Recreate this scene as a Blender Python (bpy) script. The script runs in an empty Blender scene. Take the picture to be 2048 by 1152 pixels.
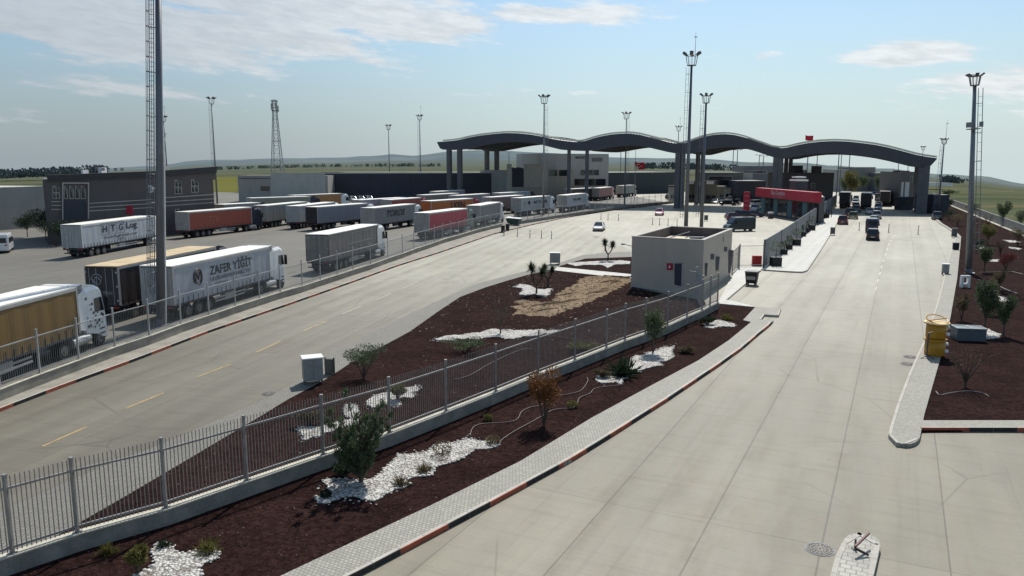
import bpy, bmesh, math, random
from mathutils import Vector, Matrix
R = math.radians
rnd = random.Random(7)
sc = bpy.context.scene
COL = sc.collection

# ------------------------------------------------------------------ camera
CAMH = 11.0
FPX = 1550.0                       # focal length for a 2048 px wide frame
YH = 330.0                         # picture row of the horizon
PITCH = math.atan((576 - YH) / FPX)
cam_d = bpy.data.cameras.new('camera')
cam = bpy.data.objects.new('camera', cam_d); COL.objects.link(cam)
cam.location = (0, 0, CAMH)
cam.rotation_euler = (math.pi / 2 - PITCH, 0, 0)
cam_d.sensor_width = 36; cam_d.lens = 36 * FPX / 2048
cam_d.clip_start = 0.3; cam_d.clip_end = 20000
sc.camera = cam
UPV = Vector((0, math.sin(PITCH), math.cos(PITCH)))
FWD = Vector((0, math.cos(PITCH), -math.sin(PITCH)))
def ray(px, py):
    return Vector((1, 0, 0)) * ((px - 1024) / FPX) + UPV * ((576 - py) / FPX) + FWD
def P(px, py, z=0.0):              # survey: point of the photograph at a known height
    d = ray(px, py); t = (z - CAMH) / d.z
    return Vector((0, 0, CAMH)) + d * t
def PY(px, py, Y):                 # point of the photograph at a known distance
    d = ray(px, py); t = Y / d.y
    return Vector((0, 0, CAMH)) + d * t
def plane(a, b):                   # survey on the vertical plane through ground points a and b
    n = Vector((b.y - a.y, -(b.x - a.x), 0)).normalized()
    def f(px, py, off=0.0):
        d = ray(px, py); c = Vector((0, 0, CAMH))
        t = (a - c).dot(n) / d.dot(n)
        p = c + d * t
        s = -1 if n.dot(d) > 0 else 1
        return p + n * (off * s)
    return f
def xy(px, py, z=0.0):
    p = P(px, py, z); return (p.x, p.y)

# ------------------------------------------------------------------ scene tree helpers
def tag(o, label=None, cat=None, group=None, kind=None):
    if label: o['label'] = label
    if cat: o['category'] = cat
    if group: o['group'] = group
    if kind: o['kind'] = kind
    return o
def empty(name, loc, rz=0, label=None, cat=None, group=None):
    o = bpy.data.objects.new(name, None); COL.objects.link(o)
    o.location = loc; o.rotation_euler = (0, 0, rz); o.empty_display_size = .3
    return tag(o, label, cat, group)
def children(o): return [c for c in COL.objects if c.parent == o]
KIDS = {}
def adopt(o, parent):
    if parent is not None:
        o.parent = parent; KIDS.setdefault(parent.name, []).append(o)
def copy_tree(o, parent=None):
    c = o.copy(); COL.objects.link(c)
    if parent is not None: adopt(c, parent)
    for k in list(KIDS.get(o.name, [])): copy_tree(k, c)
    return c

class MB:
    def __init__(s): s.v = []; s.f = []
    def add(s, vs, fs):
        b = len(s.v); s.v += [tuple(v) for v in vs]; s.f += [tuple(i + b for i in f) for f in fs]; return s
    def quad(s, a, b, c, d): return s.add([a, b, c, d], [(0, 1, 2, 3)])
    def box(s, x0, x1, y0, y1, z0, z1, rz=0, o=(0, 0, 0)):
        vs = [(x, y, z) for z in (z0, z1) for y in (y0, y1) for x in (x0, x1)]
        if rz:
            c, n = math.cos(rz), math.sin(rz); vs = [(x * c - y * n, x * n + y * c, z) for x, y, z in vs]
        vs = [(x + o[0], y + o[1], z + o[2]) for x, y, z in vs]
        return s.add(vs, [(0, 2, 3, 1), (4, 5, 7, 6), (0, 1, 5, 4), (2, 6, 7, 3), (0, 4, 6, 2), (1, 3, 7, 5)])
    def prism(s, poly, z0, z1):
        n = len(poly)
        ar = sum(poly[i][0] * poly[(i + 1) % n][1] - poly[(i + 1) % n][0] * poly[i][1] for i in range(n))
        if ar < 0: poly = poly[::-1]
        vs = [(p[0], p[1], z0) for p in poly] + [(p[0], p[1], z1) for p in poly]
        fs = [tuple(range(n, 2 * n)), tuple(range(n - 1, -1, -1))]
        fs += [(i, (i + 1) % n, n + (i + 1) % n, n + i) for i in range(n)]
        return s.add(vs, fs)
    def beam(s, a, b, w, h):        # rectangular bar from a to b, h is the upright size
        a = Vector(a); b = Vector(b); d = (b - a).normalized()
        side = d.cross(Vector((0, 0, 1)))
        if side.length < 1e-3: side = Vector((1, 0, 0))
        side.normalize(); up = side.cross(d).normalized()
        vs = []
        for p in (a, b):
            for sx, sz in ((-1, -1), (1, -1), (1, 1), (-1, 1)): vs.append(p + side * sx * w / 2 + up * sz * h / 2)
        return s.add(vs, [(0, 1, 2, 3), (7, 6, 5, 4), (0, 4, 5, 1), (1, 5, 6, 2), (2, 6, 7, 3), (3, 7, 4, 0)])
    def tube(s, pts, r, n=6, caps=True):
        pts = [Vector(p) for p in pts]
        rs = r if isinstance(r, (list, tuple)) else [r] * len(pts)
        rings = []
        for i, p in enumerate(pts):
            d = (pts[min(i + 1, len(pts) - 1)] - pts[max(i - 1, 0)]).normalized()
            u = d.cross(Vector((0, 0, 1)))
            if u.length < 1e-2: u = d.cross(Vector((0, 1, 0)))
            u.normalize(); w = d.cross(u)
            rings.append([p + (u * math.cos(a) + w * math.sin(a)) * rs[i] for a in [2 * math.pi * k / n for k in range(n)]])
        vs = [v for rg in rings for v in rg]; fs = []
        for i in range(len(pts) - 1):
            for k in range(n): fs.append((i * n + k, i * n + (k + 1) % n, (i + 1) * n + (k + 1) % n, (i + 1) * n + k))
        if caps:
            fs.append(tuple(range(n - 1, -1, -1))); fs.append(tuple((len(pts) - 1) * n + k for k in range(n)))
        return s.add(vs, fs)
    def lathe(s, prof, n=16, o=(0, 0, 0)):       # prof: list of (r, z)
        vs = [(o[0] + r * math.cos(2 * math.pi * k / n), o[1] + r * math.sin(2 * math.pi * k / n), o[2] + z) for r, z in prof for k in range(n)]
        fs = [(i * n + k, i * n + (k + 1) % n, (i + 1) * n + (k + 1) % n, (i + 1) * n + k) for i in range(len(prof) - 1) for k in range(n)]
        fs += [tuple(range(n - 1, -1, -1)), tuple((len(prof) - 1) * n + k for k in range(n))]
        return s.add(vs, fs)
    def disc_x(s, x, y, z, r, w, n=16):          # wheel like cylinder, axis along x, from x to x+w
        a = [2 * math.pi * k / n for k in range(n)]
        vs = [(x, y + r * math.cos(t), z + r * math.sin(t)) for t in a] + [(x + w, y + r * math.cos(t), z + r * math.sin(t)) for t in a]
        fs = [tuple(range(n - 1, -1, -1)), tuple(range(n, 2 * n))] + [(k, (k + 1) % n, n + (k + 1) % n, n + k) for k in range(n)]
        return s.add(vs, fs)
    def mesh(s, name, m, smooth=False, bevel=0):
        me = bpy.data.meshes.new(name); me.from_pydata(s.v, [], s.f)
        for mm in (m if isinstance(m, list) else [m]): me.materials.append(mm)
        bm = bmesh.new(); bm.from_mesh(me)
        bmesh.ops.recalc_face_normals(bm, faces=bm.faces)
        if bevel: bmesh.ops.bevel(bm, geom=list(bm.edges), offset=bevel, segments=1, affect='EDGES', clamp_overlap=True)
        bm.to_mesh(me); bm.free()
        if smooth:
            for p in me.polygons: p.use_smooth = True
        return me
    def build(s, name, m, parent=None, smooth=False, bevel=0, label=None, cat=None, group=None, kind=None):
        o = bpy.data.objects.new(name, s.mesh(name, m, smooth, bevel)); COL.objects.link(o)
        adopt(o, parent)
        return tag(o, label, cat, group, kind)

def obj(name, me, parent=None, loc=None):
    o = bpy.data.objects.new(name, me); COL.objects.link(o); adopt(o, parent)
    if loc: o.location = loc
    return o

# ------------------------------------------------------------------ materials
def new_mat(name):
    m = bpy.data.materials.new(name); m.use_nodes = True
    return m, m.node_tree.nodes, m.node_tree.links, m.node_tree.nodes['Principled BSDF']
class G:                                # tiny node graph writer
    def __init__(s, nt): s.n = nt.nodes; s.l = nt.links
    def val(s, sock, v):
        if isinstance(v, (int, float)): sock.default_value = v
        elif isinstance(v, (tuple, list)): sock.default_value = tuple(v) if len(v) == len(sock.default_value) else (*v, 1)
        else: s.l.new(v, sock)
    def m(s, op, a, b=0.0, c=None, clamp=False):
        k = s.n.new('ShaderNodeMath'); k.operation = op; k.use_clamp = clamp
        s.val(k.inputs[0], a); s.val(k.inputs[1], b)
        if c is not None: s.val(k.inputs[2], c)
        return k.outputs[0]
    def ramp(s, v, lo, hi, a=0.0, b=1.0):
        k = s.n.new('ShaderNodeMapRange'); k.interpolation_type = 'SMOOTHSTEP'
        s.val(k.inputs[0], v); s.val(k.inputs[1], lo); s.val(k.inputs[2], hi); s.val(k.inputs[3], a); s.val(k.inputs[4], b)
        return k.outputs[0]
    def mix(s, f, a, b, bt='MIX'):
        k = s.n.new('ShaderNodeMixRGB'); k.blend_type = bt
        s.val(k.inputs[0], f); s.val(k.inputs[1], a); s.val(k.inputs[2], b); return k.outputs[0]
    def noise(s, vec, scale, detail=4, rough=.6):
        k = s.n.new('ShaderNodeTexNoise'); s.val(k.inputs['Vector'], vec)
        k.inputs['Scale'].default_value = scale; k.inputs['Detail'].default_value = detail; k.inputs['Roughness'].default_value = rough
        return k.outputs['Fac']
    def voro(s, vec, scale, feat='F1', out='Distance'):
        k = s.n.new('ShaderNodeTexVoronoi'); k.feature = feat; s.val(k.inputs['Vector'], vec); k.inputs['Scale'].default_value = scale
        return k.outputs[out]
    def map(s, vec, sc=(1, 1, 1), rz=0, loc=(0, 0, 0)):
        k = s.n.new('ShaderNodeMapping'); s.val(k.inputs[0], vec)
        k.inputs['Scale'].default_value = sc; k.inputs['Rotation'].default_value = (0, 0, rz); k.inputs['Location'].default_value = loc
        return k.outputs[0]
    def sep(s, vec):
        k = s.n.new('ShaderNodeSeparateXYZ'); s.val(k.inputs[0], vec); return k.outputs
    def comb(s, x, y, z=0.0):
        k = s.n.new('ShaderNodeCombineXYZ'); s.val(k.inputs[0], x); s.val(k.inputs[1], y); s.val(k.inputs[2], z); return k.outputs[0]
    def bump(s, h, strength, dist=.02):
        k = s.n.new('ShaderNodeBump'); s.val(k.inputs['Height'], h); k.inputs['Strength'].default_value = strength; k.inputs['Distance'].default_value = dist
        return k.outputs[0]
def coords(nt, obj=False):
    if obj:
        k = nt.nodes.new('ShaderNodeTexCoord'); return k.outputs['Object']
    k = nt.nodes.new('ShaderNodeNewGeometry'); return k.outputs['Position']

MATS = {}
def mat(name, c, rough=.6, var=.18, scale=1.5, metal=0, bump=0, spec=.4, obj=True, coat=0):
    if name in MATS: return MATS[name]
    m, n, l, b = new_mat(name); g = G(m.node_tree)
    co = coords(m.node_tree, obj)
    f = g.noise(co, scale, 5)
    f2 = g.noise(co, scale * 9, 3)
    f = g.m('ADD', g.m('MULTIPLY', f, .7), g.m('MULTIPLY', f2, .3))
    f = g.ramp(f, .3, .7)
    col = g.mix(f, tuple(x * (1 - var) for x in c), tuple(min(1, x * (1 + var)) for x in c))
    l.new(col, b.inputs['Base Color'])
    b.inputs['Roughness'].default_value = rough; b.inputs['Metallic'].default_value = metal
    b.inputs['Specular IOR Level'].default_value = spec; b.inputs['Coat Weight'].default_value = coat
    if bump: l.new(g.bump(f2, bump), b.inputs['Normal'])
    MATS[name] = m; return m

def wallmat(name, c, obj=False):
    if name in MATS: return MATS[name]
    m, n, l, b = new_mat(name); g = G(m.node_tree); co = coords(m.node_tree, obj)
    st = g.ramp(g.noise(g.map(co, (1, 1, .18)), .8, 6, .6), .48, .8); big = g.ramp(g.noise(co, .25, 4), .35, .7); pan = g.noise(co, 6, 3)
    col = g.mix(g.m('MULTIPLY', big, .5), c, tuple(x * 1.22 for x in c)); col = g.mix(g.m('MULTIPLY', st, .35), col, tuple(x * .62 for x in c)); col = g.mix(g.m('MULTIPLY', g.ramp(pan, .4, .8), .2), col, tuple(x * .7 for x in c))
    l.new(col, b.inputs['Base Color']); b.inputs['Roughness'].default_value = .85; l.new(g.bump(pan, .25, .02), b.inputs['Normal'])
    MATS[name] = m; return m

def tarp(name, c, stripes=0.0):          # lorry tarpaulin: faint vertical bows, streaked dirt near the bottom
    key = 'tarp_' + name
    if key in MATS: return MATS[key]
    m, n, l, b = new_mat(key); g = G(m.node_tree); co = coords(m.node_tree, True); s = g.sep(co)
    bow = g.m('SINE', g.m('MULTIPLY', s[1], 2 * math.pi / 1.13))
    streak = g.noise(g.map(co, (1, 3.5, .5)), 1.6, 5)
    big = g.noise(co, .7, 3)
    low = g.ramp(s[2], 1.1, 2.6, 1, 0)
    d = g.m('ADD', g.m('MULTIPLY', g.ramp(streak, .45, .75), g.m('ADD', g.m('MULTIPLY', low, .5), .22)), g.m('MULTIPLY', g.ramp(big, .4, .7), .12))
    col = g.mix(d, c, tuple(.35 * x + .055 for x in c))
    if stripes: col = g.mix(g.ramp(bow, .8, 1, 0, stripes), col, tuple(x * .5 for x in c))
    l.new(col, b.inputs['Base Color']); b.inputs['Roughness'].default_value = .45
    h = g.m('ADD', g.m('MULTIPLY', bow, .5), g.m('MULTIPLY', streak, 1.2))
    l.new(g.bump(h, .35, .05), b.inputs['Normal'])
    MATS[key] = m; return m

def concrete(name, c1, c2, az, sx, sy, jw=.035, off=(0, 0), joint=.55, stain=(.20, .15, .10), tread=0.0, rough=.62, glare_fade=None):
    m, n, l, b = new_mat(name); g = G(m.node_tree); co = coords(m.node_tree)
    q = g.map(co, rz=az)                 # y runs along the lane
    s = g.sep(q)
    def lines(v, step, o, w):
        t = g.m('PINGPONG', g.m('ADD', v, o), step / 2)
        return g.ramp(t, w * .35, w, 1, 0)
    j = g.m('MAXIMUM', lines(s[0], sx, off[0], jw), g.m('MULTIPLY', lines(s[1], sy, off[1], jw * 1.0), .7))
    big = g.ramp(g.noise(g.map(q, (1, .35, 1)), .13, 5), .32, .68)
    mid = g.ramp(g.noise(g.map(q, (1.2, .3, 1)), .9, 6, .65), .3, .75)
    cross = g.ramp(g.noise(g.map(q, (.22, 2.2, 1)), 1.1, 7, .75), .47, .66)
    fine = g.noise(co, 9, 4)
    slab = g.n.new('ShaderNodeTexWhiteNoise'); slab.noise_dimensions = '2D'
    g.l.new(g.comb(g.m('FLOOR', g.m('DIVIDE', g.m('ADD', s[0], off[0]), sx)), g.m('FLOOR', g.m('DIVIDE', g.m('ADD', s[1], off[1]), sy))), slab.inputs['Vector'])
    f = g.m('ADD', g.m('MULTIPLY', big, .42), g.m('ADD', g.m('MULTIPLY', mid, .34), g.m('MULTIPLY', slab.outputs['Value'], .24)))
    col = g.mix(f, c1, c2)
    if glare_fade: col = g.mix(g.ramp(g.sep(co)[1], glare_fade[0], glare_fade[1]), col, g.mix(f, glare_fade[2], glare_fade[3]))  # concrete lightens with distance: far sun glare put into the colour
    col = g.mix(g.m('MULTIPLY', cross, .42), col, g.mix(1, col, (.66, .64, .60), 'MULTIPLY'))
    if tread:
        wl = g.m('PINGPONG', g.m('ADD', s[0], .8), .9)
        col = g.mix(g.m('MULTIPLY', g.m('MULTIPLY', g.ramp(wl, .15, .75, 1, 0), mid), tread), col, g.mix(1, col, (.5, .49, .47), 'MULTIPLY'))
    st = g.ramp(g.noise(g.map(q, (.8, .5, 1), loc=(7, 3, 0)), .35, 4), .58, .78)
    col = g.mix(g.m('MULTIPLY', st, .5), col, stain)
    st2 = g.ramp(g.noise(g.map(q, (1.5, .5, 1), loc=(2, 9, 0)), 1.3, 5, .7), .6, .78); col = g.mix(g.m('MULTIPLY', st2, .45), col, g.mix(1, col, (.62, .55, .46), 'MULTIPLY'))
    col = g.mix(g.m('MULTIPLY', g.ramp(fine, .35, .8), .12), col, tuple(x * .6 for x in c1))
    lg = g.ramp(g.noise(g.map(q, (2.6, .045, 1), loc=(4, 1, 0)), 1.0, 6, .7), .5, .72); lgm = g.ramp(g.noise(g.map(q, (1, .3, 1)), .11, 3), .38, .6)
    col = g.mix(g.m('MULTIPLY', g.m('MULTIPLY', lg, lgm), .42), col, g.mix(1, col, (.55, .53, .50), 'MULTIPLY'))
    jb = g.ramp(g.m('PINGPONG', g.m('ADD', s[0], off[0]), sx / 2), .0, .55, 1, 0); col = g.mix(g.m('MULTIPLY', g.m('MULTIPLY', jb, mid), .3), col, g.mix(1, col, (.62, .58, .52), 'MULTIPLY'))
    cr = g.voro(g.map(g.mix(.25, co, g.n.new('ShaderNodeTexNoise').outputs['Color']), (1, 1, 1)), .16, 'DISTANCE_TO_EDGE')
    crm = g.m('MULTIPLY', g.ramp(cr, .0, .006, 1, 0), g.ramp(g.noise(co, .09, 2), .5, .62))
    col = g.mix(g.m('MULTIPLY', crm, .5), col, tuple(x * .4 for x in c1))
    col = g.mix(g.m('MULTIPLY', j, joint), col, tuple(x * .25 for x in c1))
    l.new(col, b.inputs['Base Color'])
    l.new(g.m('ADD', g.m('MULTIPLY', mid, .12), rough - .06), b.inputs['Roughness'])
    b.inputs['Specular IOR Level'].default_value = .45
    l.new(g.bump(g.m('ADD', fine, g.m('MULTIPLY', j, -3)), .25, .01), b.inputs['Normal'])
    return m

def cobbles(name, c, az, size=.2):
    m, n, l, b = new_mat(name); g = G(m.node_tree); co = coords(m.node_tree)
    q = g.map(co, rz=az)
    k = g.n.new('ShaderNodeTexBrick'); g.l.new(q, k.inputs['Vector'])
    k.inputs['Scale'].default_value = 1; k.inputs['Brick Width'].default_value = size * 1.15; k.inputs['Row Height'].default_value = size
    k.inputs['Mortar Size'].default_value = .018; k.inputs['Mortar Smooth'].default_value = .4
    k.inputs['Color1'].default_value = (*[x * .84 for x in c], 1); k.inputs['Color2'].default_value = (*[x * 1.14 for x in c], 1)
    k.inputs['Mortar'].default_value = (*[x * .6 for x in c], 1)
    big = g.noise(co, .5, 4)
    col = g.mix(g.m('MULTIPLY', g.ramp(big, .4, .75), .35), k.outputs['Color'], tuple(x * .6 for x in c))
    l.new(col, b.inputs['Base Color']); b.inputs['Roughness'].default_value = .75
    l.new(g.bump(g.m('ADD', g.m('MULTIPLY', k.outputs['Fac'], -1), g.noise(co, 30, 2)), .6, .015), b.inputs['Normal'])
    return m

def mulch(name, c, c2):
    m, n, l, b = new_mat(name); g = G(m.node_tree); co = coords(m.node_tree)
    v = g.voro(co, 9, out='Color'); s = g.sep(v)
    big = g.ramp(g.noise(co, .35, 4), .35, .7)
    col = g.mix(s[0], c, c2)
    col = g.mix(g.m('MULTIPLY', big, .5), col, tuple(x * .55 for x in c))
    spk = g.ramp(g.noise(co, 14, 2, .8), .7, .78)
    col = g.mix(g.m('MULTIPLY', spk, .25), col, (.20, .15, .13))
    l.new(col, b.inputs['Base Color']); b.inputs['Roughness'].default_value = 1; b.inputs['Specular IOR Level'].default_value = .03
    l.new(g.bump(g.m('ADD', s[1], g.m('MULTIPLY', g.noise(co, 1.2, 4), 3)), 1, .05), b.inputs['Normal'])
    return m

def pebbles(name, c):
    m, n, l, b = new_mat(name); g = G(m.node_tree); co = coords(m.node_tree)
    d = g.voro(co, 11); cc = g.sep(g.voro(co, 11, out='Color'))
    col = g.mix(cc[0], tuple(x * .62 for x in c), c)
    col = g.mix(g.ramp(d, .35, .75, 0, .85), col, (.10, .085, .075))
    dirt = g.ramp(g.noise(co, 1.8, 6, .7), .47, .66)
    col = g.mix(g.m('MULTIPLY', dirt, .75), col, (.13, .095, .075))
    l.new(col, b.inputs['Base Color']); b.inputs['Roughness'].default_value = .6
    l.new(g.bump(g.m('MULTIPLY', d, -1), 1, .06), b.inputs['Normal'])
    return m

def leaf(name, c, var=.45, trans=.25):
    if name in MATS: return MATS[name]
    m, n, l, b = new_mat(name); g = G(m.node_tree)
    co = coords(m.node_tree); f = g.ramp(g.noise(co, 7, 3), .3, .7)
    col = g.mix(f, tuple(x * (1 - var) for x in c), tuple(x * (1 + var) for x in c))
    l.new(col, b.inputs['Base Color']); b.inputs['Roughness'].default_value = .6
    b.inputs['Specular IOR Level'].default_value = .25
    t = n.new('ShaderNodeBsdfTranslucent'); l.new(col, t.inputs['Color'])
    mx = n.new('ShaderNodeMixShader'); mx.inputs[0].default_value = trans
    l.new(b.outputs[0], mx.inputs[1]); l.new(t.outputs[0], mx.inputs[2]); l.new(mx.outputs[0], n['Material Output'].inputs['Surface'])
    MATS[name] = m; return m

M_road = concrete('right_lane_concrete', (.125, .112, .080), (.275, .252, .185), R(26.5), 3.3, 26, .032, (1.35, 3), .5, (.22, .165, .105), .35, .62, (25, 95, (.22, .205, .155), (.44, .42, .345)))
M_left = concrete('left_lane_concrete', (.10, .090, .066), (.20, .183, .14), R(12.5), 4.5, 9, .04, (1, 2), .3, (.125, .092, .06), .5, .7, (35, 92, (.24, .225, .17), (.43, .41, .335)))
M_yard = concrete('yard_concrete', (.105, .098, .080), (.165, .155, .13), R(9), 5, 5, .05, (0, 0), .3, (.13, .11, .095), .25, .75)
M_plaza = concrete('plaza_concrete', (.24, .225, .17), (.43, .41, .335), R(14), 5, 5, .04, (1, 0), .3, (.27, .23, .17), .3)
M_slab = concrete('pavement_slab', (.40, .40, .37), (.50, .50, .46), R(26.5), 1.2, 1.2, .02, (0, 0), .25, (.33, .30, .25))
M_cob = cobbles('pale_cobbles', (.34, .325, .275), R(30), .12)
M_cobL = cobbles('grey_cobbles', (.20, .19, .16), R(18), .12)
M_mulch = mulch('brown_mulch', (.0155, .0076, .0068), (.042, .0215, .0185))
M_dirt = mulch('dry_soil', (.19, .135, .09), (.34, .26, .17))
M_peb = pebbles('white_pebbles', (.68, .665, .61))
M_kerb = mat('kerb_concrete', (.42, .40, .35), .8, .15, 2, obj=False)
M_wallc = mat('rough_concrete', (.22, .215, .19), .85, .3, 1.3, bump=.3, obj=False)
M_wallL = mat('warm_concrete_wall', (.26, .24, .20), .85, .25, .8, bump=.3, obj=False)  # slightly paler, warmer concrete than the rough walls
M_galv = mat('galvanised_steel', (.32, .33, .34), .5, .15, 3, metal=.35)
M_steel = mat('dark_steel', (.10, .105, .12), .5, .2, 2, metal=.3)
M_black = mat('black_plastic', (.018, .018, .02), .6)
M_rub = mat('tyre_rubber', (.02, .02, .021), .8)
M_rim = mat('wheel_rim', (.14, .14, .14), .5, metal=.3)
M_glass = mat('dark_glass', (.02, .026, .032), .08, .1, 1, spec=.8)
M_white = mat('white_paint', (.78, .78, .76), .35, .06)
M_red = mat('red_panel', (.42, .02, .045), .5, .15)
M_lampR = mat('tail_light_red', (.45, .02, .02), .25)
M_lampW = mat('headlight_clear', (.75, .77, .8), .15)
M_orange = mat('kerb_orange', (.33, .085, .045), .7, .35, 3, obj=False)
M_kblack = mat('kerb_black', (.028, .026, .026), .8, .4, 3, obj=False)
M_yel = mat('lane_paint_yellow', (.38, .27, .11), .7, .35, 2, obj=False)
M_wpaint = mat('lane_paint_white', (.58, .57, .52), .7, .25, 3, obj=False)

# ------------------------------------------------------------------ light and sky
sun_az, sun_el = R(15), R(50)
ld = bpy.data.lights.new('sun', 'SUN'); ld.energy = 4.8; ld.angle = R(.5); ld.color = (1, .945, .86)
lo = bpy.data.objects.new('sun', ld); COL.objects.link(lo)
sd = Vector((math.sin(sun_az) * math.cos(sun_el), math.cos(sun_az) * math.cos(sun_el), math.sin(sun_el)))
lo.rotation_euler = (-sd).to_track_quat('-Z', 'Y').to_euler(); lo.location = sd * 100
w = bpy.data.worlds.new('World'); sc.world = w; w.use_nodes = True
g = G(w.node_tree); bg = w.node_tree.nodes['Background']
sky = w.node_tree.nodes.new('ShaderNodeTexSky'); sky.sky_type = 'NISHITA'; sky.sun_disc = False
sky.sun_elevation = sun_el; sky.sun_rotation = sun_az; sky.air_density = 1.0; sky.dust_density = 1.2; sky.ozone_density = 1.5
tc = w.node_tree.nodes.new('ShaderNodeTexCoord'); s = g.sep(tc.outputs['Generated'])
az = g.m('ARCTAN2', s[0], s[1]); hyp = g.m('SQRT', g.m('ADD', g.m('MULTIPLY', s[0], s[0]), g.m('MULTIPLY', s[1], s[1])))
el = g.m('ARCTAN2', s[2], hyp)
# cloud banks: azimuth, elevation, half-widths in degrees, weight
BANKS = [(-33, 11.8, 12, 3.2, 1.15), (-22, 8.4, 13, 2.2, 1.15), (-14, 11, 12, 2.0, 1.1), (-26, 5.0, 14, 1.3, .45), (-7, 9.8, 7, 1.6, 1.0), (3, 10.4, 6, .8, .95),
         (.5, 10.5, 4, .8, .8), (5, 11.3, 3, .6, .6), (-33, 3, 10, 1.0, .35), (26, 6.9, 4.5, .85, 1.0), (32, 5.2, 5.5, 1.2, .75), (17.5, 7.2, 1.6, .35, .45),
         (5, 5.1, 1.8, .35, .4), (-2, 5.0, 3, .2, .3), (14, 7.4, 1.5, .25, .35), (12, 11.0, 2.5, .3, .35), (-40, 20, 30, 7, .8), (30, 28, 30, 8, .6), (160, 15, 60, 10, .5)]
msk = None
for a0, e0, wa, we, wt in BANKS:
    da = g.m('DIVIDE', g.m('SUBTRACT', az, R(a0)), R(wa)); de = g.m('DIVIDE', g.m('SUBTRACT', el, R(e0)), R(we))
    q = g.m('MULTIPLY', g.m('EXPONENT', g.m('MULTIPLY', g.m('ADD', g.m('MULTIPLY', da, da), g.m('MULTIPLY', de, de)), -1)), wt)
    msk = q if msk is None else g.m('MAXIMUM', msk, q)
cv = g.comb(g.m('MULTIPLY', az, 7), g.m('MULTIPLY', g.m('ADD', el, g.m('MULTIPLY', az, .10)), 34), 1.7)
n1 = g.noise(cv, 1.0, 9, .62)
n2 = g.noise(cv, 3.2, 6, .6)
dens = g.m('ADD', g.m('ADD', msk, g.m('MULTIPLY', g.m('SUBTRACT', n1, .5), 1.7)), g.m('MULTIPLY', g.m('SUBTRACT', n2, .5), .7))
cl = g.ramp(dens, .26, .62)
sunny = g.ramp(az, R(-30), R(15))
ccol = g.mix(g.ramp(az, R(-36), R(5)), (5.5, 5.95, 6.4), (8.9, 9.2, 9.3))
ccol = g.mix(g.ramp(n2, .3, .7, .35, 0), ccol, (3.4, 3.8, 4.4))
# horizon haze in the air
skyc = g.mix(1.0, sky.outputs[0], (.86, 1.06, 1.16), 'MULTIPLY')
hz = g.ramp(el, R(-1), R(13), .92, 0.12)
hcol = g.mix(sunny, (3.3, 3.85, 4.3), (6.1, 7.15, 7.3))
skyc = g.mix(hz, skyc, hcol)
fin = g.mix(g.m('MULTIPLY', cl, .86), skyc, ccol)
w.node_tree.links.new(fin, bg.inputs['Color']); bg.inputs['Strength'].default_value = .1
sc.view_settings.view_transform = 'Standard'; sc.view_settings.look = 'None'; sc.view_settings.exposure = 0
# ------------------------------------------------------------------ terrain, fields and hills
def lerp_tab(tab, x):
    if x <= tab[0][0]: return tab[0][1]
    for (a, ya), (b, yb) in zip(tab, tab[1:]):
        if x <= b:
            t = (x - a) / (b - a); t = t * t * (3 - 2 * t); return ya + (yb - ya) * t
    return tab[-1][1]
FIELD = [(-400, 352), (0, 352), (100, 348), (250, 343), (430, 336), (600, 331), (900, 329), (1200, 331), (1400, 337), (1650, 344), (1900, 360), (2048, 376), (2500, 385)]
RIDGE = [(-400, 352), (0, 349), (150, 342), (300, 332), (430, 320), (600, 317), (750, 313), (790, 308), (830, 312), (900, 304), (960, 301), (1010, 303),
         (1080, 306), (1220, 315), (1300, 317), (1350, 316), (1408, 318), (1490, 325), (1600, 326), (1668, 331), (1750, 337), (1870, 347), (1950, 352), (2048, 367), (2500, 380)]
def hnoise(x, y):
    from mathutils import noise
    return noise.noise(Vector((x, y, 3.1)))
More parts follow.
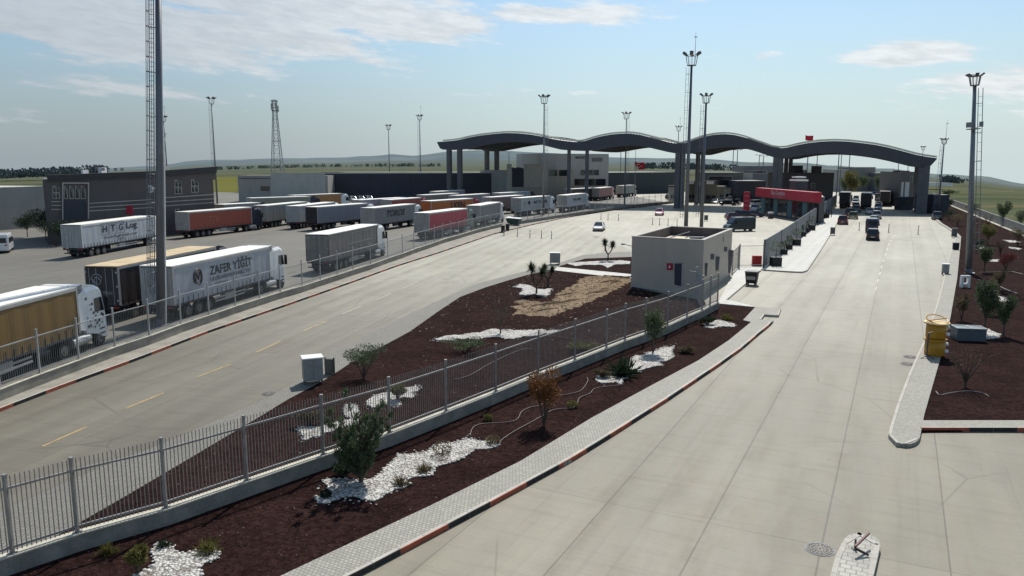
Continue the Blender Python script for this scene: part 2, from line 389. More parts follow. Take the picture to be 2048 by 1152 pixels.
def terrain():
    rows = [-200, 20, 60, 100, 140, 180, 220, 250, 280, 310, 350, 400, 460, 540, 640, 760, 900, 1080, 1300, 1600, 2000, 2500, 3100, 3700, 4200, 4600, 5200, 7000, 12000]
    nu = 180; mb = MB(); vs = []; fs = []
    for Y in rows:
        half = 420 + 1.15 * max(Y, 0)
        for i in range(nu + 1):
            u = -1 + 2 * i / nu
            X = half * u
            if Y <= 280: z = -.25
            else:
                px = 1024 + FPX * X / Y
                k = 1 / Y
                y0 = YH + (CAMH + .25) * FPX / 280
                yf = lerp_tab(FIELD, px); yr = lerp_tab(RIDGE, px) + 1.6 * hnoise(px / 60, 1) + .9 * hnoise(px / 17, 2)
                if Y <= 1300:
                    t = (1 / 280 - k) / (1 / 280 - 1 / 1300); y = y0 + (yf - y0) * t
                elif Y <= 4200:
                    t = (Y - 1300) / 2900; y = yf + (yr - yf) * t + 1.5 * hnoise(px / 90, Y / 900) * math.sin(math.pi * t)
                else: y = yr + (Y - 4200) * .004
                z = CAMH + (YH - y) * Y / FPX
            vs.append((X, Y, z))
    for j in range(len(rows) - 1):
        for i in range(nu):
            a = j * (nu + 1) + i; fs.append((a, a + 1, a + nu + 2, a + nu + 1))
    mb.add(vs, fs)
    m, n, l, b = new_mat('fields_and_hills'); g = G(m.node_tree); co = coords(m.node_tree); s = g.sep(co)
    st = g.noise(g.map(co, (.15, 1.4, 0)), .012, 6, .6)
    st2 = g.noise(g.map(co, (.4, 1, 0)), .06, 5, .6)
    c = g.mix(g.ramp(st, .35, .65), (.055, .072, .042), (.115, .122, .072))
    c = g.mix(g.ramp(st2, .5, .7, 0, .7), c, (.20, .15, .085))
    rt = g.m('DIVIDE', s[0], s[1]); ye = g.m('MULTIPLY', g.m('MULTIPLY', g.ramp(rt, -.402, -.385), g.ramp(rt, -.34, -.355)), g.m('MULTIPLY', g.ramp(s[1], 262, 300), g.ramp(s[1], 560, 640, 1, 0)))
    c = g.mix(g.m('MULTIPLY', g.m('MULTIPLY', ye, .8), g.ramp(st2, .3, .5, .5, 1)), c, (.15, .145, .035))
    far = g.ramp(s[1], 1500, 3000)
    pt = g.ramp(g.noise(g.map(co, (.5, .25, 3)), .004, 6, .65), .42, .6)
    hill = g.mix(pt, (.115, .165, .21), (.19, .24, .265))  # blue-grey distance haze mixed into the hill colours
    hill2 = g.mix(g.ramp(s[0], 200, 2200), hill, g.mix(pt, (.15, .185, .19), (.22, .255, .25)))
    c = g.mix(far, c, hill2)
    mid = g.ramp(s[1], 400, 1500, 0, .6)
    c = g.mix(mid, c, (.125, .15, .145))  # aerial haze put into the ground colour, growing with distance
    l.new(c, b.inputs['Base Color']); b.inputs['Roughness'].default_value = 1; b.inputs['Specular IOR Level'].default_value = 0
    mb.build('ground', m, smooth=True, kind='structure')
terrain()

# ------------------------------------------------------------------ paved ground
def sheet(name, poly, z, m):
    mb = MB(); n = len(poly); mb.add([(p[0], p[1], z) for p in poly], [tuple(range(n))])
    return mb.build(name, m, kind='structure')
def slab(name, poly, z0, z1, m, kind='structure'):
    mb = MB(); mb.prism([tuple(p[:2]) for p in poly], z0, z1); return mb.build(name, m, kind=kind)
AZR = R(25); DR = Vector((math.sin(AZR), math.cos(AZR), 0))          # right-hand lane direction
W0 = P(2012, 454); 
def wline(Y, off=0): return (W0.x + (Y - W0.y) * math.tan(R(23.5)) + off, Y)
sheet('plaza', [(-170, -40), (wline(-40)[0], -40), wline(400), (60, 470), (-170, 430)], 0, M_plaza)
LK = [(-900, 1290), (-160, 895), (0, 824), (114, 780), (270, 723), (420, 665), (580, 610), (700, 567.5), (792, 534), (875, 507.5), (987, 469), (1050, 453.5), (1125, 437), (1212, 422), (1285, 414), (1370, 403)]
lk = [P(*q) for q in LK]
LW = [(-900, 1150), (-160, 836), (0, 776), (80, 746), (158, 718), (230, 692), (299, 670), (362, 647), (418, 629), (471, 611), (519, 596), (560.5, 583), (604.5, 571), (641, 559), (675, 548.5), (706, 538.5),
      (741, 528), (776, 515.5), (805, 506), (828, 497.5), (851, 490), (869, 484), (886, 478), (902, 473.5), (917, 469.5), (930, 465.5), (944, 461.5), (957, 457.8), (971, 454.5), (981, 452), (992, 449.5), (1004, 447)]
lw = [P(x, y, .7) for x, y in LW]
LW2 = [(1030, 443.5), (1042, 441.5), (1055, 439.5), (1069, 437.5), (1083, 435.3), (1097, 433.2), (1111, 431), (1125, 429), (1139, 427), (1153, 425), (1166, 423), (1178, 421.5), (1190, 420), (1202, 418.4), (1214, 416.6), (1226, 415), (1238, 413.3), (1250, 411.6), (1262, 410), (1274, 408.5), (1286, 407.2), (1298, 406), (1310, 405), (1322, 404), (1334, 403), (1346, 402)]
lw2 = [P(x, y, .7) for x, y in LW2]
yard = [(p.x, p.y) for p in lw + lw2] + [(40, 330), (-60, 420), (-168, 420), (-168, -38)]
sheet('truck_yard', yard, .004, M_yard)
NG = [(-500, 1330), (116, 1073), (244, 999), (327, 950), (525, 832), (577, 800), (652, 760), (702, 727), (791, 680), (820, 664), (882, 620), (920, 595), (970, 576), (1015, 562), (1057, 550), (1102, 540)]   # inner garden edge
LP = [(-500, 1230), (60, 1000), (200, 938), (350, 880), (540, 795), (605, 757), (658, 712), (732, 672), (800, 638), (865, 608), (915, 585), (962, 566), (1050, 543), (1105, 531), (1165, 511), (1210, 506), (1262, 504)]  # lane side of the pavement
NW = [(-200, 1178), (25, 1106), (155, 1064), (332, 1015), (494, 960), (647, 908), (780, 864), (892.6, 821), (992, 782), (1077, 747), (1150, 719), (1213, 694.5), (1250, 680), (1291, 666), (1335, 650), (1374, 632), (1404, 619.5), (1420, 611), (1435, 604)]
nw = [P(x, y, .6) for x, y in NW]
lpw = [P(*q) for q in LP]; ngw = [P(*q) for q in NG]
lane = [(p.x, p.y) for p in lk[:13]] + [xy(1190, 470), xy(1262, 500)] + [(p.x, p.y) for p in reversed(lpw)]
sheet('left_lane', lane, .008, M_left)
# pavement along the garden (cobbles), ends at the technical building
pave = [(p.x, p.y) for p in lpw] + [xy(1262, 514.5), xy(1170, 518), xy(1115, 534)] + [(p.x, p.y) for p in reversed(ngw)]
slab('pavement', pave, -.1, .05, M_cobL)
slab('garden_path', [xy(1104, 541), xy(1115, 534.6), xy(1290, 552), xy(1290, 562)], -.1, .055, M_slab)
# mulch beds
bedA = [(p.x, p.y) for p in ngw] + [xy(1262, 552.5), xy(1262, 577), xy(1408, 601)] + [(p.x, p.y) for p in reversed(nw)][1:]
slab('garden_bed', bedA, -.1, .04, M_mulch)
slab('garden_bed', [xy(1115, 535.5), xy(1135, 527), xy(1170, 518.5), xy(1200, 515.5), xy(1262, 514.5), xy(1300, 514), xy(1300, 553), xy(1262, 550)], -.1, .045, M_mulch)
CI = [(300, 1290), (580, 1153), (862, 1019), (1040, 930), (1183, 842), (1305, 775), (1396, 726), (1456, 686), (1502, 648)]      # cobble strip, inner edge
CO = [(560, 1235), (735, 1145), (982, 1013), (1137, 928), (1213, 881), (1335, 803), (1441, 731), (1485, 699), (1517, 671), (1538, 654), (1547, 645)]
bedB = [(p.x, p.y) for p in nw[:]] + [xy(1439, 610), xy(1511, 617), xy(1486, 644), xy(1502, 648)] + [xy(*q) for q in reversed(CI[:-1])]
slab('garden_bed', bedB, -.1, .06, M_mulch)
strip = [xy(*q) for q in CI] + [xy(1486, 644), xy(1511, 617), xy(1562, 620.5), xy(1557, 635), xy(1529, 633), xy(1522, 643), xy(1547, 645)] + [xy(*q) for q in reversed(CO[:-1])]
slab('cobbled_pavement', strip, -.1, .15, M_cob)
# right-hand lane sheet
rl = [xy(400, 1330), xy(700, 1140), xy(1137, 915), xy(1335, 790), xy(1480, 690), xy(1530, 640), xy(1500, 616), xy(1439, 606), xy(1410, 606), xy(1480, 560), xy(1530, 541), xy(1615, 540), xy(1665, 465), xy(1690, 412)] + [(150, 300), wline(300), wline(-40), (0, -38)]
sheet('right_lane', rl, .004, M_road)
# walkway from the technical building to the planter island
slab('walkway', [xy(1437, 606), xy(1462, 556), xy(1476, 537), xy(1526, 537), xy(1500, 562), xy(1453, 602), xy(1478, 607), xy(1511, 616.5), xy(1438, 609.5)], -.1, .11, M_slab)
isl = [(1524, 541), (1575, 544.5), (1603, 546), (1614, 543), (1640, 504), (1668, 458), (1683, 430), (1668, 428), (1655, 433), (1638, 452), (1600, 480), (1560, 512)]
slab('planter_island', [xy(*q) for q in isl], -.1, .13, M_slab)
# right pavement, bed, bottom strip
SL = [(1811, 896), (1802, 895), (1793, 892.5), (1786, 888), (1783, 881), (1783, 872), (1800, 815), (1821, 757), (1836, 722), (1850.6, 689), (1863, 653), (1875.4, 617), (1887, 573), (1896, 529), (1905, 500), (1911.5, 479), (1908, 466), (1895, 457), (1880, 448), (1872, 440), (1863, 430)]
SR = [(1820, 895.3), (1829, 892.5), (1836, 887.5), (1839.5, 881), (1841, 872), (1848, 836), (1880, 723), (1900, 642), (1914, 560.6), (1920.6, 493), (1922, 475), (1912, 465), (1884, 448), (1876, 440), (1868, 430)]
slab('right_pavement', [xy(*q) for q in SL] + [xy(*q) for q in reversed(SR)], -.1, .16, M_cob)
slab('right_garden_bed', [xy(1843, 866)] + [xy(*q) for q in SR[5:]] + [xy(1862, 424), wline(280, -1), wline(10, -1), (wline(10)[0], xy(2048, 850)[1])], -.1, .08, M_mulch)
slab('right_cobble_strip', [xy(1842, 848), (60, xy(2048, 848)[1]), (60, xy(2048, 865)[1]), xy(1841, 864)], -.1, .17, M_cob)
slab('barrier_island', [xy(*q) for q in [(1652, 1200), (1668, 1130), (1688, 1088), (1698, 1079), (1717, 1076), (1742, 1080), (1757, 1090), (1760, 1104), (1748, 1150), (1738, 1200)]], -.1, .17, cobbles('island_cobbles', (.40, .39, .34), R(27), .24))

def walk(pts, step):
    pts = [Vector((p[0], p[1], 0)) for p in pts]; out = []; i = 0; cur = pts[0].copy(); out.append(cur.copy()); need = step
    for a, b in zip(pts, pts[1:]):
        d = (b - a).length; t = 0
        while d - t >= need:
            t += need; need = step; out.append(a + (b - a) * (t / d))
        need -= d - t
    return out
def kerb(pts, side, w=.14, h=.165, paint=True, name='kerb', z1=None, dark=True):
    """pts: road-side foot of the kerb; body extends to the given side"""
    root = empty(name, (0, 0, 0)); root['kind'] = 'structure'
    q = walk(pts, 1.0); tops, org, blk = MB(), MB(), MB()
    for i, (a, b) in enumerate(zip(q, q[1:])):
        d = (b - a).normalized(); n = Vector((d.y, -d.x, 0)) * side
        gap = d * .008
        a2, b2 = a + gap, b - gap
        o2 = n * w
        tops.add([(a2.x, a2.y, -.05), (b2.x, b2.y, -.05), (b2.x + o2.x, b2.y + o2.y, -.05), (a2.x + o2.x, a2.y + o2.y, -.05),
                  (a2.x, a2.y, h), (b2.x, b2.y, h), (b2.x + o2.x, b2.y + o2.y, h), (a2.x + o2.x, a2.y + o2.y, h)],
                 [(3, 2, 1, 0), (4, 5, 6, 7), (0, 1, 5, 4), (1, 2, 6, 5), (2, 3, 7, 6), (3, 0, 4, 7)])
        if paint:
            o = -n * .006; mb = org if (i // 2) % 2 == 0 else blk
            p0, p1 = a2 + o, b2 + o; p2, p3 = b2 + n * .03, a2 + n * .03
            mb.add([(p0.x, p0.y, .012), (p1.x, p1.y, .012), (p1.x, p1.y, h + .004), (p0.x, p0.y, h + .004), (p2.x, p2.y, h + .004), (p3.x, p3.y, h + .004)], [(0, 1, 2, 3), (3, 2, 4, 5)])
    tops.build('kerb_stones', M_kerb, root)
    if paint:
        org.build('orange_blocks', M_orange, root); blk.build('black_blocks', M_kblack, root)
    return root
kerb([(p.x, p.y) for p in lk], -1)
kerb([xy(*q) for q in CO] + [xy(1547, 645)], -1, w=.16, h=.17)
kerb([xy(1522, 643), xy(1529, 633), xy(1557, 635), xy(1562, 621)], -1, paint=False, w=.12, h=.17)
kerb([xy(*q) for q in reversed(SL)], 1, paint=False, h=.18, w=.12)
kerb([xy(1811, 896), xy(1820, 895.3), xy(1829, 892.5), xy(1836, 887.5), xy(1839.5, 881), xy(1841, 872)], -1, paint=False, h=.18, w=.12)
kerb([(xy(1842, 864)[0], xy(1842, 864)[1]), (58, xy(2048, 865)[1])], -1, w=.12, h=.185)
kerb([xy(*q) for q in [(1526, 541.5), (1575, 545), (1603, 546.5), (1614.5, 543.5), (1640.5, 504), (1668.5, 458), (1684, 429)]], -1, paint=False, h=.15, w=.12)
kerb([xy(1453.5, 602), xy(1500.5, 562), xy(1524, 541)], -1, paint=False, h=.13, w=.1)
kerb([xy(1738.6, 1200), xy(1748.6, 1150), xy(1760.6, 1104), xy(1757, 1089.5), xy(1742, 1079.5), xy(1717, 1075.5), xy(1698, 1078.5), xy(1687.5, 1088), xy(1667.5, 1130), xy(1651.5, 1200)], -1, paint=False, h=.185, w=.14)
# strip of pavement between left kerb and left wall
def offs(p0, p1, d):
    t = (p1 - p0); t.z = 0; t.normalize(); return Vector((t.y, -t.x, 0)) * d
sp = [(p.x, p.y) for p in lk]
sp_in = [Vector((p.x, p.y, 0)) for p in lw + lw2]
slab('pavement', [(x - .12, y) for x, y in sp] + [(p.x + .1, p.y) for p in reversed(sp_in)], -.1, .14, M_wallL)

# lane markings
def dash(a, b, wd, m, name='lane_marking', z=.014):
    a, b = P(*a), P(*b); d = (b - a).normalized(); n = Vector((d.y, -d.x, 0)) * wd / 2
    mb = MB(); mb.quad(*[(p.x, p.y, z) for p in (a - n, b - n, b + n, a + n)]); return mb.build(name, m, kind='structure')
M_yfar = mat('lane_paint_faded', (.40, .36, .25), .7, .3, 2, obj=False)
for a, b in [((85, 893), (173, 854)), ((252, 817), (327, 786)), ((395, 754), (460, 729)), ((512, 705), (560, 683)), ((607, 662), (652, 643)), ((684, 628), (722, 613)), ((752, 600), (782, 587)), ((806, 577), (838, 563)), ((860, 552), (884, 542)), ((905, 533), (925, 525))]:
    dash(a, b, .12, M_yel if b[1] > 640 else M_yfar)
for k in range(11):
    t = k / 11; y0 = 470 + 120 * t ** 1.5; x0 = 1790 - 40 * t
    dash((x0, y0), (x0 - 1.6 - 1.4 * t, y0 + 3.4 + 3.6 * t), .08, M_wpaint)

# ------------------------------------------------------------------ walls and fences
def wall_run(name, pts, w, z0, z1, m, label, cat, cap=None):
    root = MB(); n = len(pts); L, Rr = [], []
    for i, p in enumerate(pts):
        d = (pts[min(i + 1, n - 1)] - pts[max(i - 1, 0)]); d.z = 0; d.normalize(); nn = Vector((d.y, -d.x, 0)) * w / 2
        L.append((p.x - nn.x, p.y - nn.y)); Rr.append((p.x + nn.x, p.y + nn.y))
    vs = [(x, y, z) for z in (z0, z1) for x, y in L + Rr]; fs = []
    for i in range(n - 1):
        a, b, c, d = i, i + 1, n + i + 1, n + i; k = 2 * n
        fs += [(a + k, b + k, c + k, d + k), (a, b, b + k, a + k), (d, c, c + k, d + k)]
    fs += [(0, n, n + 2 * n, 2 * n), (n - 1, 2 * n - 1, 4 * n - 1, 3 * n - 1)]
    root.add(vs, fs)
    return root.build(name, m, label=label, cat=cat)
M_wall_top = mat('wall_coping', (.50, .47, .38), .85, .2, 2, obj=False)
wl = wall_run('concrete_wall', lw, .28, -.1, .66, M_wallL, 'long low concrete wall under the steel fence beside the parked lorries', 'wall')
wall_run('coping', lw, .34, .66, .70, M_wall_top, None, None); COL.objects[-1]; 
def last_parent(o, parent): adopt(o, parent)
bpy.data.objects['coping'].parent = wl
wl2 = wall_run('concrete_wall', lw2, .3, -.1, .70, M_wallc, 'farther low dark concrete wall starting beside the green skip', 'wall')
wn = wall_run('concrete_wall', nw, .26, -.1, .56, M_wallc, 'low concrete wall under the near picket fence between the mulch beds', 'wall')
o = wall_run('coping', nw, .32, .56, .60, M_wall_top, None, None); o.parent = wn

M_pick = mat('fence_picket_paint', (.265, .255, .24), .5, .2, 4, metal=.2)
M_pickf = mat('fence_steel_pale', (.38, .385, .38), .5, .12, 3, metal=.3)
def fence(pts, z0, h, pw, sp, label, postw=.09, skip=(), m=M_pick, mp=None, rails=(.08, .84), leafh=1.0, rw=.05):
    mp = mp or m
    root = empty('metal_fence', (pts[0].x, pts[0].y, z0), 0, label, 'fence'); o = Vector((pts[0].x, pts[0].y, z0))
    rel = [Vector((p.x, p.y, z0)) - o for p in pts]
    for p in rel:
        mb = MB(); mb.box(p.x - postw / 2, p.x + postw / 2, p.y - postw / 2, p.y + postw / 2, 0, h); mb.box(p.x - .1, p.x + .1, p.y - .1, p.y + .1, .0, .02)
        mb.box(p.x - postw * .62, p.x + postw * .62, p.y - postw * .62, p.y + postw * .62, h, h + .05)
        mb.build('post', mp, root)
    for a, b in zip(rel, rel[1:]):
        for k in rails:
            mb = MB(); mb.beam(a + Vector((0, 0, h * k)), b + Vector((0, 0, h * k)), rw, rw); mb.build('rail', mp, root)
        n = max(1, int((b - a).length / sp)); mb = MB(); d = (b - a).normalized(); sd_ = Vector((d.y, -d.x, 0)) * .03
        for i in range(1, n):
            p = a + (b - a) * (i / n) + sd_
            hh = h * leafh
            mb.add([(p.x - pw / 2 * d.x, p.y - pw / 2 * d.y, .06), (p.x + pw / 2 * d.x, p.y + pw / 2 * d.y, .06), (p.x + sd_.x * .4, p.y + sd_.y * .4, .06),
                    (p.x - pw / 2 * d.x, p.y - pw / 2 * d.y, hh), (p.x + pw / 2 * d.x, p.y + pw / 2 * d.y, hh), (p.x + sd_.x * .4, p.y + sd_.y * .4, hh)],
                   [(0, 1, 4, 3), (1, 2, 5, 4), (2, 0, 3, 5), (3, 4, 5)])
        if n > 1: mb.build('picket_panel', m, root)
    return root
fence(nw[0:], .6, 2.2, .030, .115, 'near grey picket fence with square posts running past the pine to the small flat building', leafh=1.0, rw=.06)
fence(lw[1:], .7, 2.2, .011, .14, 'long pale steel fence on the low wall in front of the parked lorries', postw=.08, m=M_pickf, leafh=.86, rails=(.10, .86))
fence(lw2, .7, 2.1, .01, .16, 'distant steel fence on the dark wall behind the silver car', postw=.1, m=M_pickf, leafh=.9)
# return panel near the technical building
rp = [P(1421, 611, .05), P(1363, 588, .05)]
fence([P(1363, 590, .1), P(1392, 597, .1), P(1404, 619.5, .1)], .1, 2.6, .012, .13, 'short fence panel with raised end post beside the door of the small flat building', postw=.1, m=M_pickf)
fence([P(1476, 536), P(1464, 548)], 0.05, 2.3, .014, .15, 'short steel fence panel behind the small flat building', postw=.12, m=M_pick)
gt = [P(1478, 537), P(1526, 536)]
fence(gt, 0.1, 2.5, .0, 99, 'wide open gateway frame beside the red bin', postw=.12, m=M_pick, rails=(.93, .1))
# tall louvred fence along the planters
TF = [(1527, 536), (1560, 510), (1590, 484), (1616, 461), (1638, 441), (1655, 425), (1672, 411)]
tf = [P(*q) for q in TF]
r_ = empty('louvre_fence', tf[0], 0, 'tall grey louvred fence behind the row of planters', 'fence')
for i, (a, b) in enumerate(zip(tf, tf[1:])):
    n = max(2, int((b - a).length / .35)); mb = MB(); d = (b - a).normalized(); nn = Vector((d.y, -d.x, 0))
    a_, b_ = a - tf[0], b - tf[0]
    for k in range(n):
        p = a_ + (b_ - a_) * ((k + .5) / n); q = d * .15 + nn * .06
        mb.beam((p.x, p.y, .1), (p.x, p.y, 3.05), .04, .30) if False else mb.quad((p.x - q.x, p.y - q.y, .12), (p.x + q.x, p.y + q.y, .12), (p.x + q.x, p.y + q.y, 3.0), (p.x - q.x, p.y - q.y, 3.0))
    mb.build('louvre_panel', mat('louvre_steel', (.26, .265, .27), .45, .12, 2, metal=.2), r_)
    for z in (.12, 3.02):
        mb = MB(); mb.beam((a_.x, a_.y, z), (b_.x, b_.y, z), .08, .07); mb.build('rail', M_steel, r_)
for p in tf:
    q = p - tf[0]; mb = MB(); mb.box(q.x - .08, q.x + .08, q.y - .08, q.y + .08, 0, 3.1); mb.build('post', M_steel, r_)
# right boundary wall
rbw = [Vector((*wline(Y), 0)) for Y in (40, 80, 110, 131, 150, 175, 200, 230, 270)]
wall_run('boundary_wall', rbw, .3, -.3, 1.5, mat('boundary_concrete', (.20, .205, .19), .85, .25, .6, obj=False), 'long grey boundary wall between the right mulch bed and the green fields', 'wall')
# ------------------------------------------------------------------ lettering
def text_mesh(body, width=None, height=None, shear=0, bold=0.0, m=None, name='lettering', space=1.0):
    c = bpy.data.curves.new('lettering', 'FONT'); c.body = body; c.align_x = 'CENTER'; c.align_y = 'CENTER'; c.shear = shear; c.offset = bold; c.space_character = space
    c.resolution_u = 3
    o = bpy.data.objects.new('tmp', c); COL.objects.link(o); bpy.context.view_layer.update()
    me = bpy.data.meshes.new_from_object(o.evaluated_get(bpy.context.evaluated_depsgraph_get()))
    bpy.data.objects.remove(o); bpy.data.curves.remove(c)
    xs = [v.co.x for v in me.vertices]; ys = [v.co.y for v in me.vertices]
    w0, h0 = max(xs) - min(xs), max(ys) - min(ys); cx, cy = (max(xs) + min(xs)) / 2, (max(ys) + min(ys)) / 2
    sx = (width / w0) if width else (height / h0); sy = (height / h0) if height else sx
    for v in me.vertices: v.co = ((v.co.x - cx) * sx, (v.co.y - cy) * sy, 0)
    me.materials.clear(); me.materials.append(m); me.name = name
    return me
SIDE = Matrix(((0, 0, 1), (1, 0, 0), (0, 1, 0))).transposed()      # placeholder, set below
def put_side(me, parent, y, z, x=1.29, name='lettering'):           # lettering on the right-hand side of a vehicle
    o = obj(name, me, parent)
    o.matrix_local = Matrix(((0, 0, 1, x), (1, 0, 0, y), (0, 1, 0, z), (0, 0, 0, 1)))
    return o

# ------------------------------------------------------------------ lorries
M_chas = mat('chassis_paint', (.045, .045, .05), .6, .3, 2)
M_roofw = mat('lorry_roof_white', (.80, .775, .70), .5, .12, 1.2)
M_roofb = mat('lorry_roof_beige', (.52, .40, .24), .7, .2, 1.2)
M_alu = mat('aluminium_trim', (.42, .42, .42), .4, .1, 2, metal=.4)
M_doorg = mat('trailer_door_grey', (.36, .34, .31), .55, .22, 1.3)
M_doorw = mat('trailer_door_white', (.40, .40, .385), .5, .15, 1.3)
M_doord = mat('trailer_door_dark', (.045, .04, .042), .5, .2, 1.3)
def wheel_mesh():
    a = MB(); a.disc_x(-.15, 0, 0, .5, .30, 20); t = a.mesh('tyre', M_rub)
    b = MB(); b.disc_x(-.155, 0, 0, .30, .31, 16); b.disc_x(-.17, 0, 0, .12, .34, 10)
    return t, b.mesh('rim', M_rim)
WT, WR = wheel_mesh()
def add_wheel(root, x, y, r=.5, wd=1.0):
    o = obj('wheel', WT, root, (x, y, r)); o.scale = (wd, r / .5, r / .5); obj('rim', WR, o)
def cab_parts(root, y0, m, det=2):
    """tractor: y0 = back of the cab, nose towards +y"""
    c = MB()
    sec = [(0, 1.05, 3.55, 1.22), (.25, 1.0, 3.72, 1.24), (1.3, .75, 3.78, 1.24), (1.75, .45, 3.55, 1.24), (2.0, .42, 2.55, 1.23), (2.16, .42, 1.5, 1.2), (2.18, .42, 1.0, 1.17)]
    vs = []; fs = []
    for y, zb, zt, hw in sec:
        zr = zt - .22; e = hw - .14
        vs += [(-hw, y + y0, zb), (-hw, y + y0, zr), (-e, y + y0, zt), (e, y + y0, zt), (hw, y + y0, zr), (hw, y + y0, zb)]
    for i in range(len(sec) - 1):
        for k in range(6):
            a = i * 6 + k; b = i * 6 + (k + 1) % 6; fs.append((a, b, b + 6, a + 6))
    fs += [(5, 4, 3, 2, 1, 0), tuple(36 + k for k in range(6))]
    c.add(vs, fs); cab = c.build('cab', m, root, bevel=.04)
    q = MB(); q.add([(-1.12, y0 + 1.83, 3.28), (1.12, y0 + 1.83, 3.28), (1.15, y0 + 2.07, 2.15), (-1.15, y0 + 2.07, 2.15)], [(3, 2, 1, 0)]); q.v = [(x, y + .035, z) for x, y, z in q.v]
    q.build('windscreen', M_glass, cab)
    for s in (-1, 1):
        q = MB(); x = s * 1.255; q.add([(x, y0 + .95, 2.15), (x, y0 + 1.93, 2.15), (x, y0 + 1.72, 3.0), (x, y0 + .95, 3.0)], [(0, 1, 2, 3)]); q.build('side_window', M_glass, cab)
        q = MB(); q.box(min(s * 1.26, s * 1.52), max(s * 1.26, s * 1.52), y0 + 1.95, y0 + 2.05, 2.1, 2.95); q.beam((s * 1.2, y0 + 1.98, 2.95), (s * 1.42, y0 + 1.98, 2.97), .05, .05); q.build('mirror', M_black, cab, bevel=.02)
    q = MB()
    for s in (-1, 1):
        q = MB(); q.add([(s * 1.23, y0 - .55, 1.35), (s * 1.24, y0, 1.2), (s * 1.24, y0, 3.6), (s * 1.23, y0 - .55, 3.5)], [(0, 1, 2, 3)]); q.build('side_deflector', m, cab)
    q = MB(); q.add([(-1.1, y0 + .1, 3.66), (1.1, y0 + .1, 3.66), (1.1, y0 + .15, 4.0), (-1.1, y0 + .15, 4.0), (1.05, y0 + 1.3, 3.8), (-1.05, y0 + 1.3, 3.8), (1.15, y0 - .35, 3.98), (-1.15, y0 - .35, 3.98)], [(3, 2, 4, 5), (6, 2, 3, 7), (0, 1, 2, 3), (0, 3, 5), (1, 4, 2)]); q.build('roof_fairing', m, cab)
    if det > 1:
        for s in (-1, 1):
            q = MB(); a, b = sorted((s * .75, s * 1.12)); q.box(a, b, y0 + 2.16, y0 + 2.23, .62, .85); q.build('headlight', M_lampW, cab)
        q = MB(); q.box(-.8, .8, y0 + 2.17, y0 + 2.215, .9, 1.55); q.build('grille', M_black, cab)
        q = MB()
        for k in range(3): q.box(1.2, 1.27, y0 + 1.35, y0 + 1.85, .42 + k * .3, .5 + k * .3)
        q.build('step', M_black, cab)
